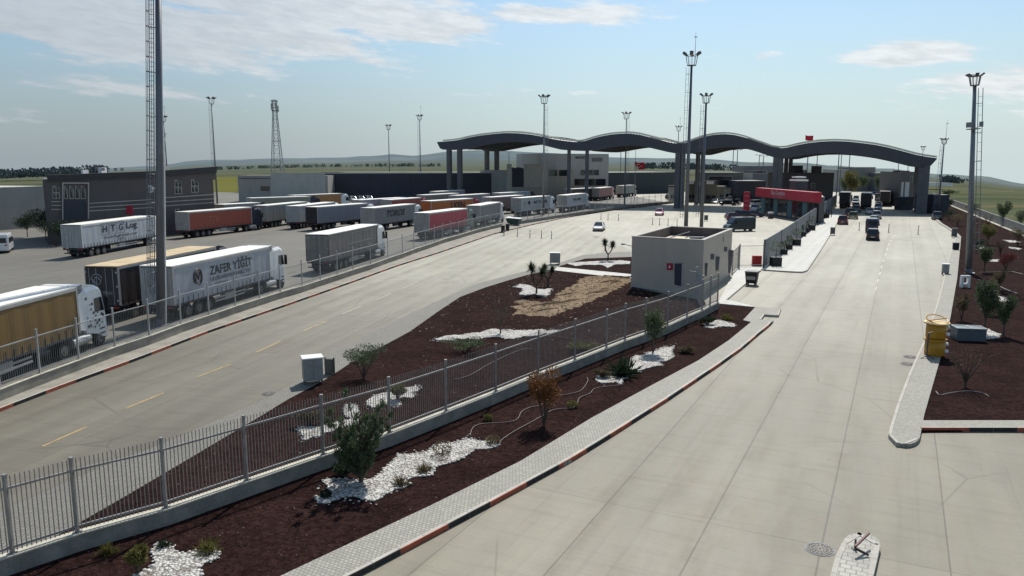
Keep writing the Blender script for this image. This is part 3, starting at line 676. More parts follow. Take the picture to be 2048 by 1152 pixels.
def lorry(L, cur, roof, door, cab, label, group, det=2, frame=None, cablab=None, unit=True, rear_style='doors'):
    root = empty('articulated_lorry', (0, 0, 0), 0, label, 'lorry', group)
    fr = frame or M_alu
    b = MB(); b.box(-1.22, 1.22, .06, L - .02, 1.26, 3.9); b.build('trailer_body', M_chas, root)
    for s in (-1, 1):
        q = MB(); n = 26; vs = []
        for i in range(n + 1):
            y = .14 + (L - .28) * i / n; x = s * (1.25 + .012 * math.sin(i * 1.7))
            vs += [(x, y, 1.22), (x + s * .008, y, 2.2), (x, y, 3.78)]
        q.add(vs, [(3 * i + k, 3 * i + k + 1, 3 * i + k + 4, 3 * i + k + 3) for i in range(n) for k in (0, 1)])
        q.build('side_curtain', cur, root, smooth=True)
        q = MB(); a, c = sorted((s * 1.2, s * 1.285)); q.box(a, c, 0, .16, 1.2, 3.9); q.box(a, c, L - .16, L, 1.2, 3.9); q.box(a, c, .16, L - .16, 3.76, 3.93)
        q.build('frame', fr, root)
        q = MB(); a, c = sorted((s * 1.2, s * 1.275)); q.box(a, c, .16, L - .16, 1.1, 1.23); q.build('rave', M_chas, root)
        if det > 1:
            q = MB()
            for k in range(int(L / .62)): a, c = sorted((s * 1.262, s * 1.282)); q.box(a, c, .45 + k * .62, .49 + k * .62, 1.12, 1.62)
            q.build('curtain_buckles', M_chas, root)
            q = MB(); a, c = sorted((s * 1.17, s * 1.21))
            for z in (.55, .8): q.box(a, c, L * .38, L - 4.3, z, z + .13)
            q.build('side_guard', M_alu, root)
    q = MB(); q.box(-1.27, 1.27, -.01, L + .01, 3.93, 4.0); q.build('trailer_roof', roof, root)
    for s in (-1, 1):
        q = MB(); a, c = sorted((s * .02, s * 1.2)); q.box(a, c, -.03, .05, 1.2, 3.86); dd = q.build('rear_door', door, root)
        if det > 1:
            q = MB()
            for x in (.35, .9): q.tube([(s * x, -.06, 1.2), (s * x, -.06, 3.86)], .022, 5)
            for z in (1.5, 2.5, 3.5): q.box(min(s * 1.1, s * 1.24), max(s * 1.1, s * 1.24), -.06, -.03, z, z + .12)
            q.build('locking_bar', M_alu, dd)
    q = MB(); q.box(-1.2, 1.2, -.02, .1, .95, 1.12); q.box(-1.1, 1.1, .0, .1, .5, .62); q.box(-.7, -.6, 0, .1, .6, 1.0); q.box(.6, .7, 0, .1, .6, 1.0); q.build('rear_bumper', M_chas, root)
    for s in (-1, 1):
        q = MB(); a, c = sorted((s * .78, s * 1.16)); q.box(a, c, -.05, -.02, .98, 1.09); q.build('tail_light', M_lampR, root)
    q = MB(); q.box(-.5, -.38, .1, L + .2, .85, 1.25); q.box(.38, .5, .1, L + .2, .85, 1.25); q.box(-1.1, 1.1, L * .36, L * .36 + .12, .5, 1.2); q.box(-1.2, 1.2, 1.0, 1.15, .9, 1.26); q.box(-.9, .9, L - 4.3, L - 4.2, .3, 1.2); q.build('chassis', M_chas, root)
    for s in (-1, 1):
        for k in range(3): add_wheel(root, s * 1.05, 1.75 + 1.31 * k)
        if unit:
            add_wheel(root, s * .95, L - 1.55, wd=1.7); add_wheel(root, s * 1.05, L + 2.05)
        if det > 1:
            a, c = sorted((s * .9, s * 1.22))
            for yy in (1.1, 5.05): q = MB(); q.box(a, c, yy, yy + .02, .3, .95); q.build('mud_flap', M_black, root)
    q = MB(); q.box(.75, 1.2, L * .48, L * .48 + 1.3, .5, 1.05); q.build('tool_box', M_doorg if det > 1 else M_chas, root, bevel=.02)
    if unit:
        q = MB(); q.box(-.45, .45, L - 2.5, L + 2.4, .6, .95); q.tube([(1.0, L - .75, .72), (1.0, L + .95, .72)], .33, 12); q.tube([(-1.0, L - .75, .72), (-1.0, L + .95, .72)], .33, 12); q.build('fuel_tank', M_alu, root)
        cab_parts(root, L + .62, cab, det)
    return root
def place(root, r, f, z=4.0, L=None):
    """r, f: picture points of the rear and front of the near (right-hand) roof edge"""
    a, b = P(*r, z), P(*f, z); d = (b - a); d.z = 0
    return a, d.normalized(), d.length
LANE = Vector((math.sin(R(11.5)), math.cos(R(11.5)), 0))
def put_lorry(r, f, maker, Lfix=None, az=None, anchor='r'):
    a, b = P(*r, 4.0), P(*f, 4.0); d = b - a; d.z = 0; Ln = d.length; d.normalize()
    if az is not None: d = Vector((math.sin(R(az)), math.cos(R(az)), 0))
    L = Lfix or min(max(Ln, 7), 14.6)
    root = maker(L)
    nx = Vector((d.y, -d.x, 0))
    o = (a if anchor == 'r' else b - d * L) - nx * 1.25
    root.location = (o.x, o.y, 0); root.rotation_euler = (0, 0, -math.atan2(d.x, d.y))
    print('LORRY', root.get('label', '')[:40], 'len %.1f az %.1f D %.0f' % (Ln, math.degrees(math.atan2(d.x, d.y)), a.y))
    return root
GL = 'lorries parked in the truck yard'
W_ = mat('cab_white', (.74, .75, .74), .3, .05, 2, coat=.4); D_ = mat('cab_dark', (.03, .03, .045), .3, .1, 2, coat=.4); G_ = mat('cab_green_grey', (.10, .17, .15), .35, .1, 2, coat=.4)
R_ = mat('cab_red', (.33, .03, .05), .3, .1, 2, coat=.4); B_ = mat('cab_blue', (.08, .14, .30), .3, .1, 2, coat=.4)
tk = {}
t = put_lorry((-190, 660), (153, 572.6), lambda L: lorry(L, tarp('gold', (.17, .10, .028)), M_roofw, M_doorg, W_, 'golden brown curtain lorry with white cab, cut off by the left edge', GL), 13.6, az=None, anchor='f'); tk['gold'] = t
rs = random.Random(2); cabg = [k for k in KIDS[t.name] if k.name.startswith('cab')][0]
for k in range(34):
    yy, z_ = 13.6 + .7 + rs.uniform(.05, 1.85), rs.uniform(1.25, 3.2)
    if z_ > 2.1 and yy > 15.1: continue
    mb = MB(); s_ = rs.uniform(.04, .12); mb.add([(1.262, yy + s_ * rs.uniform(.6, 1.2) * math.cos(a_), z_ + s_ * rs.uniform(.6, 1.2) * math.sin(a_)) for a_ in [R(60 * q) for q in range(6)]], [tuple(range(6))]); mb.build('decal', M_chas, cabg)
t = put_lorry((234, 532.6), (425, 494), lambda L: lorry(L, tarp('black', (.030, .022, .024)), M_roofb, M_doord, D_, 'black sided lorry with beige roof behind the white lettered trailer', GL), 13.6)
lb = tarp('dim', (.3, .3, .3))
me = text_mesh('TITEX', width=.75, m=M_alu)
o = obj('lettering', me, t); o.matrix_local = Matrix(((1, 0, 0, .45), (0, 0, -1, -.09), (0, 1, 0, 2.1), (0, 0, 0, 1)))
ring = MB()
for rr, a0, a1 in ((.42, 20, 200), (.33, 170, 380), (.2, 0, 300)):
    ring.tube([(rr * math.cos(R(a)) - .35, -.05, 3.0 + rr * math.sin(R(a))) for a in range(a0, a1, 20)], .035, 4)
ring.build('emblem', M_alu, t)
# the big white trailer
def zaf(L):
    r = lorry(L, tarp('pale', (.37, .39, .425)), M_roofw, M_doorw, W_, 'white lorry lettered ZAFER YİĞİT just behind the steel fence', GL)
    ink = mat('lettering_dark_green', (.035, .055, .055), .5)
    put_side(text_mesh('ZAFER YİĞİT', 6.1, .92, bold=.025, m=ink, space=1.05), r, L * .555, 3.18)
    put_side(text_mesh('ULUSLARARASI NAKLİYAT', 6.0, .42, bold=.01, m=mat('lettering_grey', (.10, .11, .12), .5)), r, L * .555, 2.47)
    put_side(text_mesh('www.zaferyigit.com', 1.9, .16, m=mat('lettering_grey', (0, 0, 0))), r, L * .74, 2.02)
    put_side(text_mesh('www.zaferyigit.com', 1.9, .16, m=mat('lettering_grey', (0, 0, 0))), r, L * .44, 2.0)
    e = MB(); cy, cz = L * .215, 2.82
    for rr, a0, a1, dy in ((.62, 30, 230, 0), (.5, 200, 400, .08), (.4, 60, 300, -.05), (.66, -70, 60, .05)):
        e.tube([(1.285, cy + dy + rr * .8 * math.cos(R(a)), cz + rr * math.sin(R(a))) for a in range(a0, a1, 15)], .045, 4)
    e.tube([(1.285, cy - .25, cz - .35), (1.285, cy - .1, cz + .3), (1.285, cy + .1, cz - .2), (1.285, cy + .3, cz + .35)], .05, 4)
    e.build('emblem', mat('emblem_brown', (.10, .07, .06), .5), r)
    return r
t = put_lorry((342.5, 532.5), (539, 492.5), zaf, 13.7)
t = put_lorry((650, 470), (754, 449), lambda L: lorry(L, tarp('taupe', (.17, .155, .15)), M_roofw, mat('door_taupe', (.24, .22, .20), .6, .2, 1.2), W_, 'grey brown lorry with white panel lines, nearest the fence middle', GL, frame=mat('taupe_frame', (.15, .13, .13), .5)), 13.6, anchor='f')
pn = MB()
for k in range(9): y = 5.2 + .85 * k; pn.box(1.262, 1.272, y, y + .03, 2.5, 3.7); 
pn.box(1.262, 1.27, 5.2, 12.0, 3.66, 3.69); pn.box(1.262, 1.27, 5.2, 12.0, 2.5, 2.53); pn.build('panel_lines', mat('panel_line_pale', (.45, .45, .45), .5), t)
def htg(L):
    r = lorry(L, tarp('white', (.42, .445, .48)), M_roofw, M_doorw, W_, 'white lorry lettered HTG Log parked before the dark building', GL, frame=mat('frame_white', (.6, .6, .6), .5))
    ink = mat('lettering_black', (.03, .032, .045), .5)
    for i, ch in enumerate('HTG'):
        y = L * .29 + i * 1.75
        put_side(text_mesh(ch, .95, .85, bold=.03, m=ink), r, y, 3.1)
        q = MB(); a = .72
        for (y0, y1, z0, z1) in ((-a, a, a, a + .04), (-a, a, -a - .04, -a), (-a - .04, -a, -a, a), (a, a + .04, -a, a)): q.box(1.285, 1.295, y + y0, y + y1, 3.1 + z0, 3.1 + z1)
        q.build('letter_frame', ink, r)
    put_side(text_mesh('Log', 2.5, 1.05, bold=.03, m=ink), r, L * .29 + 6.0, 3.08)
    put_side(text_mesh('www.htglojistik.com', 7.4, .42, bold=.01, m=ink), r, L * .5, 2.0)
    put_side(text_mesh('HTG', 1.2, .22, bold=.01, m=ink), r, L * .5, 1.6)
    return r
t = put_lorry((161, 449.4), (304, 432), htg, 16.2)
def orr(L):
    r = lorry(L, tarp('rust', (.34, .075, .045)), M_roofw, M_doorg, D_, 'rust orange lorry with dark cab parked before the dark building', GL)
    put_side(text_mesh('TTK', 2.6, .95, shear=.3, m=mat('lettering_orange', (.45, .16, .08), .5)), r, L * .38, 2.6)
    return r
t = put_lorry((376, 424), (504, 414), orr, 14.8)
def grey(c, nm, roof=None, door=None, cab=None, label='', det=1, txt=None):
    def f(L):
        r = lorry(L, tarp(nm, c), roof or M_roofw, door or M_doorg, cab or W_, label, GL, det=det)
        if txt: put_side(text_mesh(txt[0], txt[1], txt[2], bold=txt[4] if len(txt) > 4 else .02, shear=txt[5] if len(txt) > 5 else 0, m=txt[3]), r, L * (txt[6] if len(txt) > 6 else .5), 2.8)
        return r
    return f
ink = mat('lettering_black', (.03, .032, .045), .5)
T = put_lorry
T((533, 411), (636, 401), grey((.25, .24, .22), 'warmgrey', label='warm grey trailer second from the rust orange lorry, white roof'))
T((598, 412), (683, 402.5), grey((.34, .35, .36), 'silver', door=M_doorw, label='silver white trailer left of the blue grey one, rear doors showing'))
T((634, 414), (733, 406.5), grey((.19, .20, .24), 'bluegrey', door=M_doord, label='blue grey sided trailer with a dark rear beside the silver one'))
T((747, 416), (847, 406), grey((.22, .22, .23), 'slate', label='slate grey lorry lettered TOROS', txt=('TOROS', 6.6, 1.15, ink, .03, .35, .52)))
T((857.5, 426), (919, 418.5), grey((.42, .055, .08), 'crimson', cab=G_, label='crimson curtain lorry with a grey rear behind the steel fence', det=2), 13.6)
T((960, 411), (1009, 402.5), grey((.17, .18, .19), 'darkgrey', label='dark grey lorry with white roof next to the green skip', det=2), 13.6)
T((862, 402), (956, 396), grey((.46, .13, .03), 'orange', door=mat('door_orange', (.5, .12, .03), .5), cab=R_, label='bright orange lorry with black lettering between the slate and dark grey ones', txt=('LKEN', 4.8, 1.3, ink, .03, 0, .62)))
T((1042, 396), (1100, 391.5), grey((.42, .44, .45), 'whitegrey', door=M_doorg, label='white lorry with small dark emblems behind the green skip', txt=('( ♦ ·MTR· ♦', 11, 1.0, ink, .01)))
T((1134, 390.5), (1176, 386), grey((.46, .47, .50), 'nearwhite', door=M_doorg, label='white lorry with dark script on its side, rightmost white one', txt=('WILLI ABD', 6, .55, ink, .03)))
T((1143, 378), (1190, 375.5), grey((.05, .05, .05), 'nearblack', cab=D_, label='black sided lorry between the white and the dark red ones'))
T((1199, 376), (1236, 372.5), grey((.27, .045, .05), 'darkred', door=M_doorw, cab=R_, label='dark red lorry at the right end of the truck row'))
T((1246, 371.5), (1276, 369), grey((.14, .17, .17), 'greengrey', cab=D_, label='green grey lorry right of the dark red one', roof=M_doorg))
T((1105, 371.5), (1147, 369), grey((.42, .43, .44), 'palegrey', label='pale grey lorry behind the black sided one'))
roofs = [((875, 383), (945, 379), 'first', (.3, .3, .3)), ((850, 390), (922, 386), 'second', (.22, .2, .18)), ((915, 391), (997, 386), 'third', (.25, .25, .27)), ((982, 394.5), (1050, 390), 'fourth', (.19, .13, .12)),
         ((1000, 386), (1075, 382), 'fifth', (.4, .4, .42)), ((1040, 375.5), (1085, 372), 'sixth', (.3, .3, .3)), ((782, 399.5), (842, 395), 'seventh', (.3, .06, .05)), ((722, 400), (817, 394.5), 'eighth', (.42, .40, .42)),
         ((448, 409), (520, 405), 'ninth', (.32, .32, .31)), ((502, 396), (620, 392.5), 'tenth', (.25, .25, .2)), ((588, 390.5), (690, 386.5), 'eleventh', (.42, .2, .07))]
RL = ['lorry roof against the dark hall, farthest of the white roofs there', 'lorry roof just below the dark hall, left of the white box van', 'long white lorry roof left of the pale mast among the middle rows', 'maroon sided lorry under a white roof behind the dark grey one',
      'pale lorry roof right of the white box van', 'white lorry roof at the foot of the grey office block', 'red sided lorry whose roof shows above the slate grey one', 'pale mauve trailer above and right of the blue grey one',
      'white lorry roof just behind the rust orange lorry', 'olive grey lorry roof before the low pale building', 'cream roofed lorry with orange side before the pale gable wall']
for (r, f, nm, c), lab in zip(roofs, RL):
    T(r, f, grey(c, 'row_' + nm, label=lab, cab=[W_, D_, B_, R_][len(nm) % 4]))
# white box van by the far rows
# ------------------------------------------------------------------ cars
def loft(mb, secs):
    vs = []; n = len(secs[0][1])
    for y, pts in secs: vs += [(x, y, z) for x, z in pts]
    fs = [(i * n + k, i * n + (k + 1) % n, (i + 1) * n + (k + 1) % n, (i + 1) * n + k) for i in range(len(secs) - 1) for k in range(n)]
    fs += [tuple(range(n - 1, -1, -1)), tuple((len(secs) - 1) * n + k for k in range(n))]
    mb.add(vs, fs)
def sec(hw, zb, zt, r=.12, top=.9): return [(-hw, zb + .08), (-hw, zt - r), (-hw * top, zt), (hw * top, zt), (hw, zt - r), (hw, zb + .08), (hw - .1, zb), (-hw + .1, zb)]
def car(kind, m, label, cat='car', group=None):
    root = empty({'van': 'panel_van', 'minibus': 'minibus', 'suv': 'parked_car'}.get(kind, 'parked_car'), (0, 0, 0), 0, label, cat, group)
    b = MB()
    if kind in ('van', 'minibus'):
        loft(b, [(-2.6, sec(.93, .35, 2.25, .3)), (-2.55, sec(.97, .3, 2.35, .3)), (1.1, sec(.98, .3, 2.35, .3)), (1.6, sec(.96, .3, 1.9, .3, .8)), (2.0, sec(.95, .3, 1.25, .15)), (2.45, sec(.93, .3, 1.05, .15)), (2.65, sec(.85, .4, .75, .1))])
        body = b.build('body', m, root, smooth=False, bevel=.03)
        q = MB(); q.add([(-.82, 1.28, 2.22), (.82, 1.28, 2.22), (.86, 1.99, 1.32), (-.86, 1.99, 1.32)], [(0, 1, 2, 3)]); q.v = [(x, y + .03, z + .04) for x, y, z in q.v]; q.build('windscreen', M_glass, root)
        for s in (-1, 1):
            x = s * .99
            if kind == 'minibus': q = MB(); q.quad((x, -2.3, 1.25), (x, 1.0, 1.25), (x, 1.0, 1.9), (x, -2.3, 1.9)); q.build('side_window', M_glass, root)
            q = MB(); q.add([(x, 1.05, 1.25), (x, 1.75, 1.25), (x, 1.4, 1.85), (x, 1.05, 1.85)], [(0, 1, 2, 3)]); q.build('side_window', M_glass, root)
        q = MB(); q.quad((-.75, -2.615, 1.3), (.75, -2.615, 1.3), (.72, -2.615, 1.95), (-.72, -2.615, 1.95)); q.build('rear_window', M_glass, root)
        ax, rw, ty = (-1.7, 1.75), .36, (-2.62, 2.62)
    else:
        h = {'sedan': 1.42, 'hatch': 1.5, 'suv': 1.68}[kind]; L = {'sedan': 2.25, 'hatch': 2.0, 'suv': 2.2}[kind]; bz = {'sedan': .9, 'hatch': .93, 'suv': 1.05}[kind]
        loft(b, [(-L, sec(.74, .38, bz - .12, .1)), (-L + .12, sec(.84, .28, bz + .0, .1)), (-L + .9, sec(.89, .25, bz + .02, .1)), (0, sec(.9, .25, bz, .1)), (L - 1.15, sec(.89, .25, bz - .03, .1)), (L - .3, sec(.84, .25, bz - .2, .1)), (L - .03, sec(.7, .35, bz - .32, .08))])
        body = b.build('body', m, root, bevel=.02)
        rb = {'sedan': -1.55, 'hatch': -1.92, 'suv': -2.1}[kind]; rt = {'sedan': -1.0, 'hatch': -1.55, 'suv': -1.85}[kind]
        q = MB(); q.add([(-.80, rb, bz - .01), (.80, rb, bz - .01), (.80, L - 1.1, bz - .04), (-.80, L - 1.1, bz - .04), (-.60, rt, h - .04), (.60, rt, h - .04), (.60, L - 1.95, h - .02), (-.60, L - 1.95, h - .02)],
                        [(4, 5, 6, 7), (0, 1, 5, 4), (1, 2, 6, 5), (2, 3, 7, 6), (3, 0, 4, 7)]); q.build('windows', M_glass, root)
        q = MB(); q.prism([(-.62, rt - .03), (.62, rt - .03), (.62, L - 1.92), (-.62, L - 1.92)], h - .035, h + .015)
        for s in (-1, 1):
            for (y0, y1) in ((rb, rt), (.1, .1), (L - 1.1, L - 1.95)): q.beam((s * .805, y0, bz), (s * .61, y1, h - .02), .07, .05)
        q.build('roof', m, root)
        ax, rw, ty = (-L + .82, L - .85), .32, (-L + .03, L - .1)
    for s in (-1, 1):
        for y in ax:
            o = obj('wheel', WT, root, (s * .80, y, rw)); o.scale = (.7, rw / .5, rw / .5); obj('rim', WR, o)
        zz = (.95 if kind in ('van', 'minibus') else bz - .2)
        q = MB(); a, c = sorted((s * .52, s * .80)); q.box(a, c, ty[0] - .03, ty[0] + .05, zz, zz + .14); q.build('tail_light', M_lampR, root)
        q = MB(); a, c = sorted((s * .48, s * .78)); q.box(a, c, ty[1] - .05, ty[1] + .06, zz - .2, zz - .07); q.build('headlight', M_lampW, root)
    q = MB(); q.box(-.26, .26, ty[0] - .05, ty[0] - .03, .48, .6); q.build('number_plate', M_white, root)
    return root
CP = {n: mat('car_paint_' + n, c, .28, .05, 1, metal=.15, coat=.6) for n, c in dict(white=(.72, .73, .74), silver=(.42, .43, .45), black=(.02, .02, .025), navy=(.03, .04, .09), maroon=(.16, .03, .04), magenta=(.35, .03, .14), grey=(.15, .155, .16), olive=(.20, .21, .10), blue=(.06, .1, .22), beige=(.45, .42, .34), dark=(.035, .05, .055)).items()}
def put_car(kind, col, px, py, az, label, cat='car', group=None):
    r = car(kind, CP[col], label, cat, group); p = P(px, py); r.location = p; r.rotation_euler = (0, 0, -R(az)); return r
put_car('sedan', 'silver', 1198, 461, 192, 'silver blue car driving across the plaza towards the camera')
put_car('hatch', 'magenta', 1319, 430.5, 195, 'dark magenta car driving across the plaza')
put_car('van', 'dark', 1478, 462, 252, 'dark green grey panel van behind the small flat building', 'van')
GC = 'cars queueing in the right-hand lane'
for x, y, k, c, l in [(1745, 479, 'suv', 'black', 'black car closest to the camera in the middle queue'), (1743, 464, 'minibus', 'navy', 'dark navy minibus with a pale roof in the middle queue'), (1748, 449, 'suv', 'grey', 'dark grey car just ahead of the navy minibus'), (1753, 437, 'suv', 'silver', 'silver car third in the middle queue'),
                      (1754, 428, 'hatch', 'silver', 'silver car fourth in the middle queue'), (1756, 420, 'suv', 'white', 'white car fifth in the middle queue'), (1757, 413.5, 'sedan', 'beige', 'beige car near the head of the middle queue'), (1739, 428, 'sedan', 'silver', 'pale car beside the middle queue on its left')]:
    put_car(k, c, x, y, 25, l, 'minibus' if k == 'minibus' else 'car', GC)
for x, y, k, c, l in [(1685.5, 448, 'suv', 'maroon', 'maroon car beside the planter island, rear towards the camera'), (1706, 437.5, 'hatch', 'olive', 'small olive car ahead of the maroon one'), (1699, 431, 'suv', 'black', 'black car left of the small olive car'), (1713, 424, 'suv', 'grey', 'grey car ahead of the small olive one'),
                      (1712, 416, 'hatch', 'silver', 'silver car between the dark lorry and the left queue'), (1710, 409, 'sedan', 'white', 'white car far up the left queue'), (1873, 439, 'suv', 'grey', 'grey car at the head of the right pavement'),
                      (1490, 436.5, 'suv', 'black', 'black car beside the red totem, rear one'), (1508, 434, 'sedan', 'navy', 'dark navy car right of the red totem foot'), (1470, 440, 'hatch', 'maroon', 'dark car in front of the green grey van'), (1511, 421, 'hatch', 'white', 'white car at the left end of the red shop'),
                      (1474, 410, 'suv', 'black', 'black car left of the red totem in the canopy shade'), (1505, 410, 'sedan', 'silver', 'silver car right of the red totem in the canopy shade')]:
    put_car(k, c, x, y, {1490: 100, 1508: 95, 1470: 80, 1511: 30}.get(x, 25), l)
for i, (x, y, k, c, az_, l) in enumerate([(1447, 404, 'hatch', 'white', 30, 'white car in the shade before the olive grey hall'), (1430, 407, 'sedan', 'silver', 200, 'silver car in the canopy shade right of the beige booth'), (1462, 403, 'suv', 'silver', 25, 'silver car in the shade under the pale square screen'), (1482, 403, 'hatch', 'white', 60, 'white car in the shade left of the red shop'),
      (1497, 404, 'hatch', 'maroon', 40, 'maroon car tucked behind the red totem top'), (1516, 412, 'suv', 'white', 70, 'white car nosing out beside the left end of the red shop'), (1455, 411, 'sedan', 'black', 100, 'black car at the edge of the canopy shade'), (1699, 404, 'hatch', 'grey', 25, 'grey car beside the dark blue lorry'),
      (1712, 402, 'suv', 'white', 25, 'white car between the two farther lorries on the left'), (1757, 408, 'hatch', 'silver', 25, 'silver car heading the middle queue'), (1756, 402, 'van', 'black', 25, 'black van at the canopy exit ahead of the middle queue'), (1828, 412, 'sedan', 'white', 25, 'white car between the dark toll booth and the right columns'), (1824, 404, 'suv', 'silver', 25, 'silver car behind the white one at the right columns'),
      (1735, 391, 'hatch', 'silver', 110, 'silver car parked across the far end of the apron'), (1748, 391, 'sedan', 'blue', 110, 'blue car parked across the far end of the apron'), (1764, 392, 'hatch', 'magenta', 110, 'magenta car parked across the far end of the apron'), (1776, 393, 'suv', 'grey', 110, 'grey car parked across the far end of the apron'), (1344, 399, 'suv', 'black', 110, 'black car beside the white inspection booth')]):
    put_car(k, c, x, y, az_, l, 'van' if k == 'van' else 'car')
put_car('minibus', 'white', 7, 503, -26, 'white minibus at the left edge beside the trees', 'minibus')
for i, (x, y, c, l) in enumerate([(706, 403.5, 'white', 'white car behind the cream roofed lorry, leftmost'), (722, 403, 'silver', 'silver car behind the cream roofed lorry, in the middle'), (738, 402.5, 'white', 'white car behind the cream roofed lorry, rightmost')]):
    put_car('suv', c, x, y, 150, l, 'car', 'cars along the dark hall')
r = put_car('van', 'white', 981, 391, 35, 'white box van before the grey office block', 'van'); r.scale = (1.25, 1.5, 1.3)
# dark lorries seen from behind beyond the canopy
for px, py, w_, col, lab in [(1731, 419, 0, 'nearblack', 'dark lorry seen from behind in the left queue'), (1769, 413, 0, 'nearblack2', 'dark lorry seen from behind ahead of the middle queue'), (1688, 416, 0, 'bluegrey', 'dark blue lorry standing behind the louvred fence end')]:
    r = lorry(9.5, tarp(col, (.05, .05, .055)), M_doord, M_doord, D_, lab, 'lorries queueing at the canopy', det=1); p = P(px, py); r.location = p; r.rotation_euler = (0, 0, -R(25))
# ------------------------------------------------------------------ buildings
def bmat(n, c, rough=.85, var=.12, sc=.5): return wallmat(n, c)
M_bdark = bmat('charcoal_render', (.105, .092, .090)); M_bdark2 = bmat('slate_render', (.046, .049, .064)); M_bgrey = bmat('grey_render', (.34, .33, .30))
M_bpale = bmat('pale_grey_render', (.44, .43, .395)); M_trim = bmat('pale_trim', (.42, .40, .36)); M_roofd = bmat('roof_felt', (.10, .10, .10))
def V(p, z=None): return Vector((p.x, p.y, p.z if z is None else z))
def block(name, a, b, depth, z1, m, label, cat='building', z0=0, parent=None, parapet=.0, roofm=None, part='wall', dvec=None):
    """a, b: ground points of the camera-facing side; built away from the camera. Returns root and surveying function."""
    a = Vector((a.x, a.y, 0)); b = Vector((b.x, b.y, 0)); d = (b - a).normalized(); n = Vector((-d.y, d.x, 0))
    if n.dot(a) < 0: n = -n
    if dvec is not None: n = dvec
    poly = [a, b, b + n * depth, a + n * depth]
    root = parent or empty(name, a, 0, label, cat)
    mb = MB(); mb.prism([(p.x - a.x, p.y - a.y) for p in poly], z0, z1); mb.build(part, m, root)
    if roofm:
        mb = MB(); c = sum(poly, Vector()) / 4
        mb.prism([((p.x - c.x) * .99 + c.x - a.x, (p.y - c.y) * .99 + c.y - a.y) for p in poly], z1 + .003, z1 + .06); mb.build('roof', roofm, root)
    if parapet:
        mb = MB()
        q = [p - a for p in poly]
        for p1, p2 in zip(q, q[1:] + q[:1]): mb.beam((p1.x, p1.y, z1 + parapet / 2), (p2.x, p2.y, z1 + parapet / 2), .3, parapet)
        mb.build('parapet', m, root)
    return root, a
def facade(root, a, b, org):
    f = plane(a, b)
    def q(name, x0, y0, x1, y1, m, off, parent=root, x0b=None, y1b=None, y0b=None):
        """rectangle on the facade given by picture corners; y0b/y1b = heights at the right end"""
        mb = MB(); pts = [f(x0, y0, off), f(x1, y0 if y0b is None else y0b, off), f(x1, y1 if y1b is None else y1b, off), f(x0, y1, off)]
        pts[1].x, pts[2].x = pts[2].x, pts[2].x
        mb.quad(*[p - org for p in pts]); o = mb.build(name, m, parent); return o
    def window(x0, y0, x1, y1, mull=1, fm=None, t=1.3):
        fr = q('window', x0, y0, x1, y1, fm or M_trim, .05)
        k = mull + 1; wd = (x1 - x0 - t * (k + 1)) / k
        hd = (y1 - y0 - 2 * t) if mull == 0 or (y1 - y0) < 24 else (y1 - y0 - 3 * t) / 2
        for i in range(k):
            xa = x0 + t + i * (wd + t)
            yy = [y0 + t] if hd > (y1 - y0) * .6 else [y0 + t, y0 + 2 * t + hd]
            for ya in yy: q('pane', xa, ya, xa + wd, ya + hd, M_glass, .08, fr)
        return fr
    return q, window, f
# long dark building on the left
a, b = P(97, 490), P(432, 462)
fpl = plane(a, b)
rt, og = block('customs_building', a, b, 16, 9.0, M_bdark, 'long charcoal two storey building with pale stripes behind the white and rust orange lorries', roofm=M_roofd, dvec=Vector((a.x, a.y, 0)).normalized())
q, win, f = facade(rt, a, b, og)
top = [(96, 350), (175, 347), (310, 342), (431, 333)]
mb = MB()
for (x0, y0), (x1, y1) in zip(top, top[1:]):
    p = [f(x0, y0, .35), f(x1, y1, .35), f(x1, y1 + 12, .35), f(x0, y0 + 12, .35)]; p2 = [f(x0, y0, -.5), f(x1, y1, -.5), f(x1, y1 + 12, 0), f(x0, y0 + 12, 0)]
    mb.add([v - og for v in p + p2], [(0, 1, 2, 3), (0, 4, 5, 1), (3, 2, 6, 7), (1, 5, 6, 2), (0, 3, 7, 4)])
mb.build('parapet', bmat('parapet_dark', (.048, .045, .047)), rt)
mb = MB()
for (x0, y0), (x1, y1) in zip(top, top[1:]): mb.quad(*[v - og for v in (f(x0, y0 + 11, .02), f(x1, y1 + 11, .02), f(x1, y1 + 26, .02), f(x0, y0 + 26, .02))])
mb.build('wall_head', M_bdark, rt)
win(104.5, 372, 120, 397, 1)
por = MB()
for x0, y0, x1, y1 in ((122, 365, 176, 367.3), (122, 367.3, 124.4, 440), (173.6, 367.3, 176, 437)):
    por.quad(*[p - og for p in (f(x0, y0, .3), f(x1, y0, .3), f(x1, y1, .3), f(x0, y1, .3))])
por.build('portal_frame', M_trim, rt)
q('entrance_panel', 125, 400, 173, 440, M_bdark2, .1)
for x0, x1 in ((127.5, 135.3), (138.3, 147.3), (149.5, 159), (161.3, 171)): win(x0, 372, x1, 397.5, 0)
for (xa, xb, ya, yb) in ((102, 122, 402.5, 402.5), (102, 122, 410, 410), (102, 122, 418, 418), (177, 306, 406, 398), (177, 306, 413.7, 406), (177, 306, 421, 414), (322, 428, 395, 388), (322, 428, 403.5, 396.5), (322, 428, 411.5, 404)):
    q('stripe', xa, ya, xb, ya + 1.7, M_trim, .06, y0b=yb, y1b=yb + 1.7)
win(349, 360, 364, 388); win(382, 359, 397, 385); win(349.5, 418, 365, 446)
mb = MB(); c = f(299, 378, .12) - og
mb.lathe([(0.01, 0), (.62, 0), (.62, .06), (.01, .06)], 20); mb.v = [(x + c.x, -z + c.y, y + c.z) for x, y, z in mb.v]; mb.build('round_sign', M_white, rt)
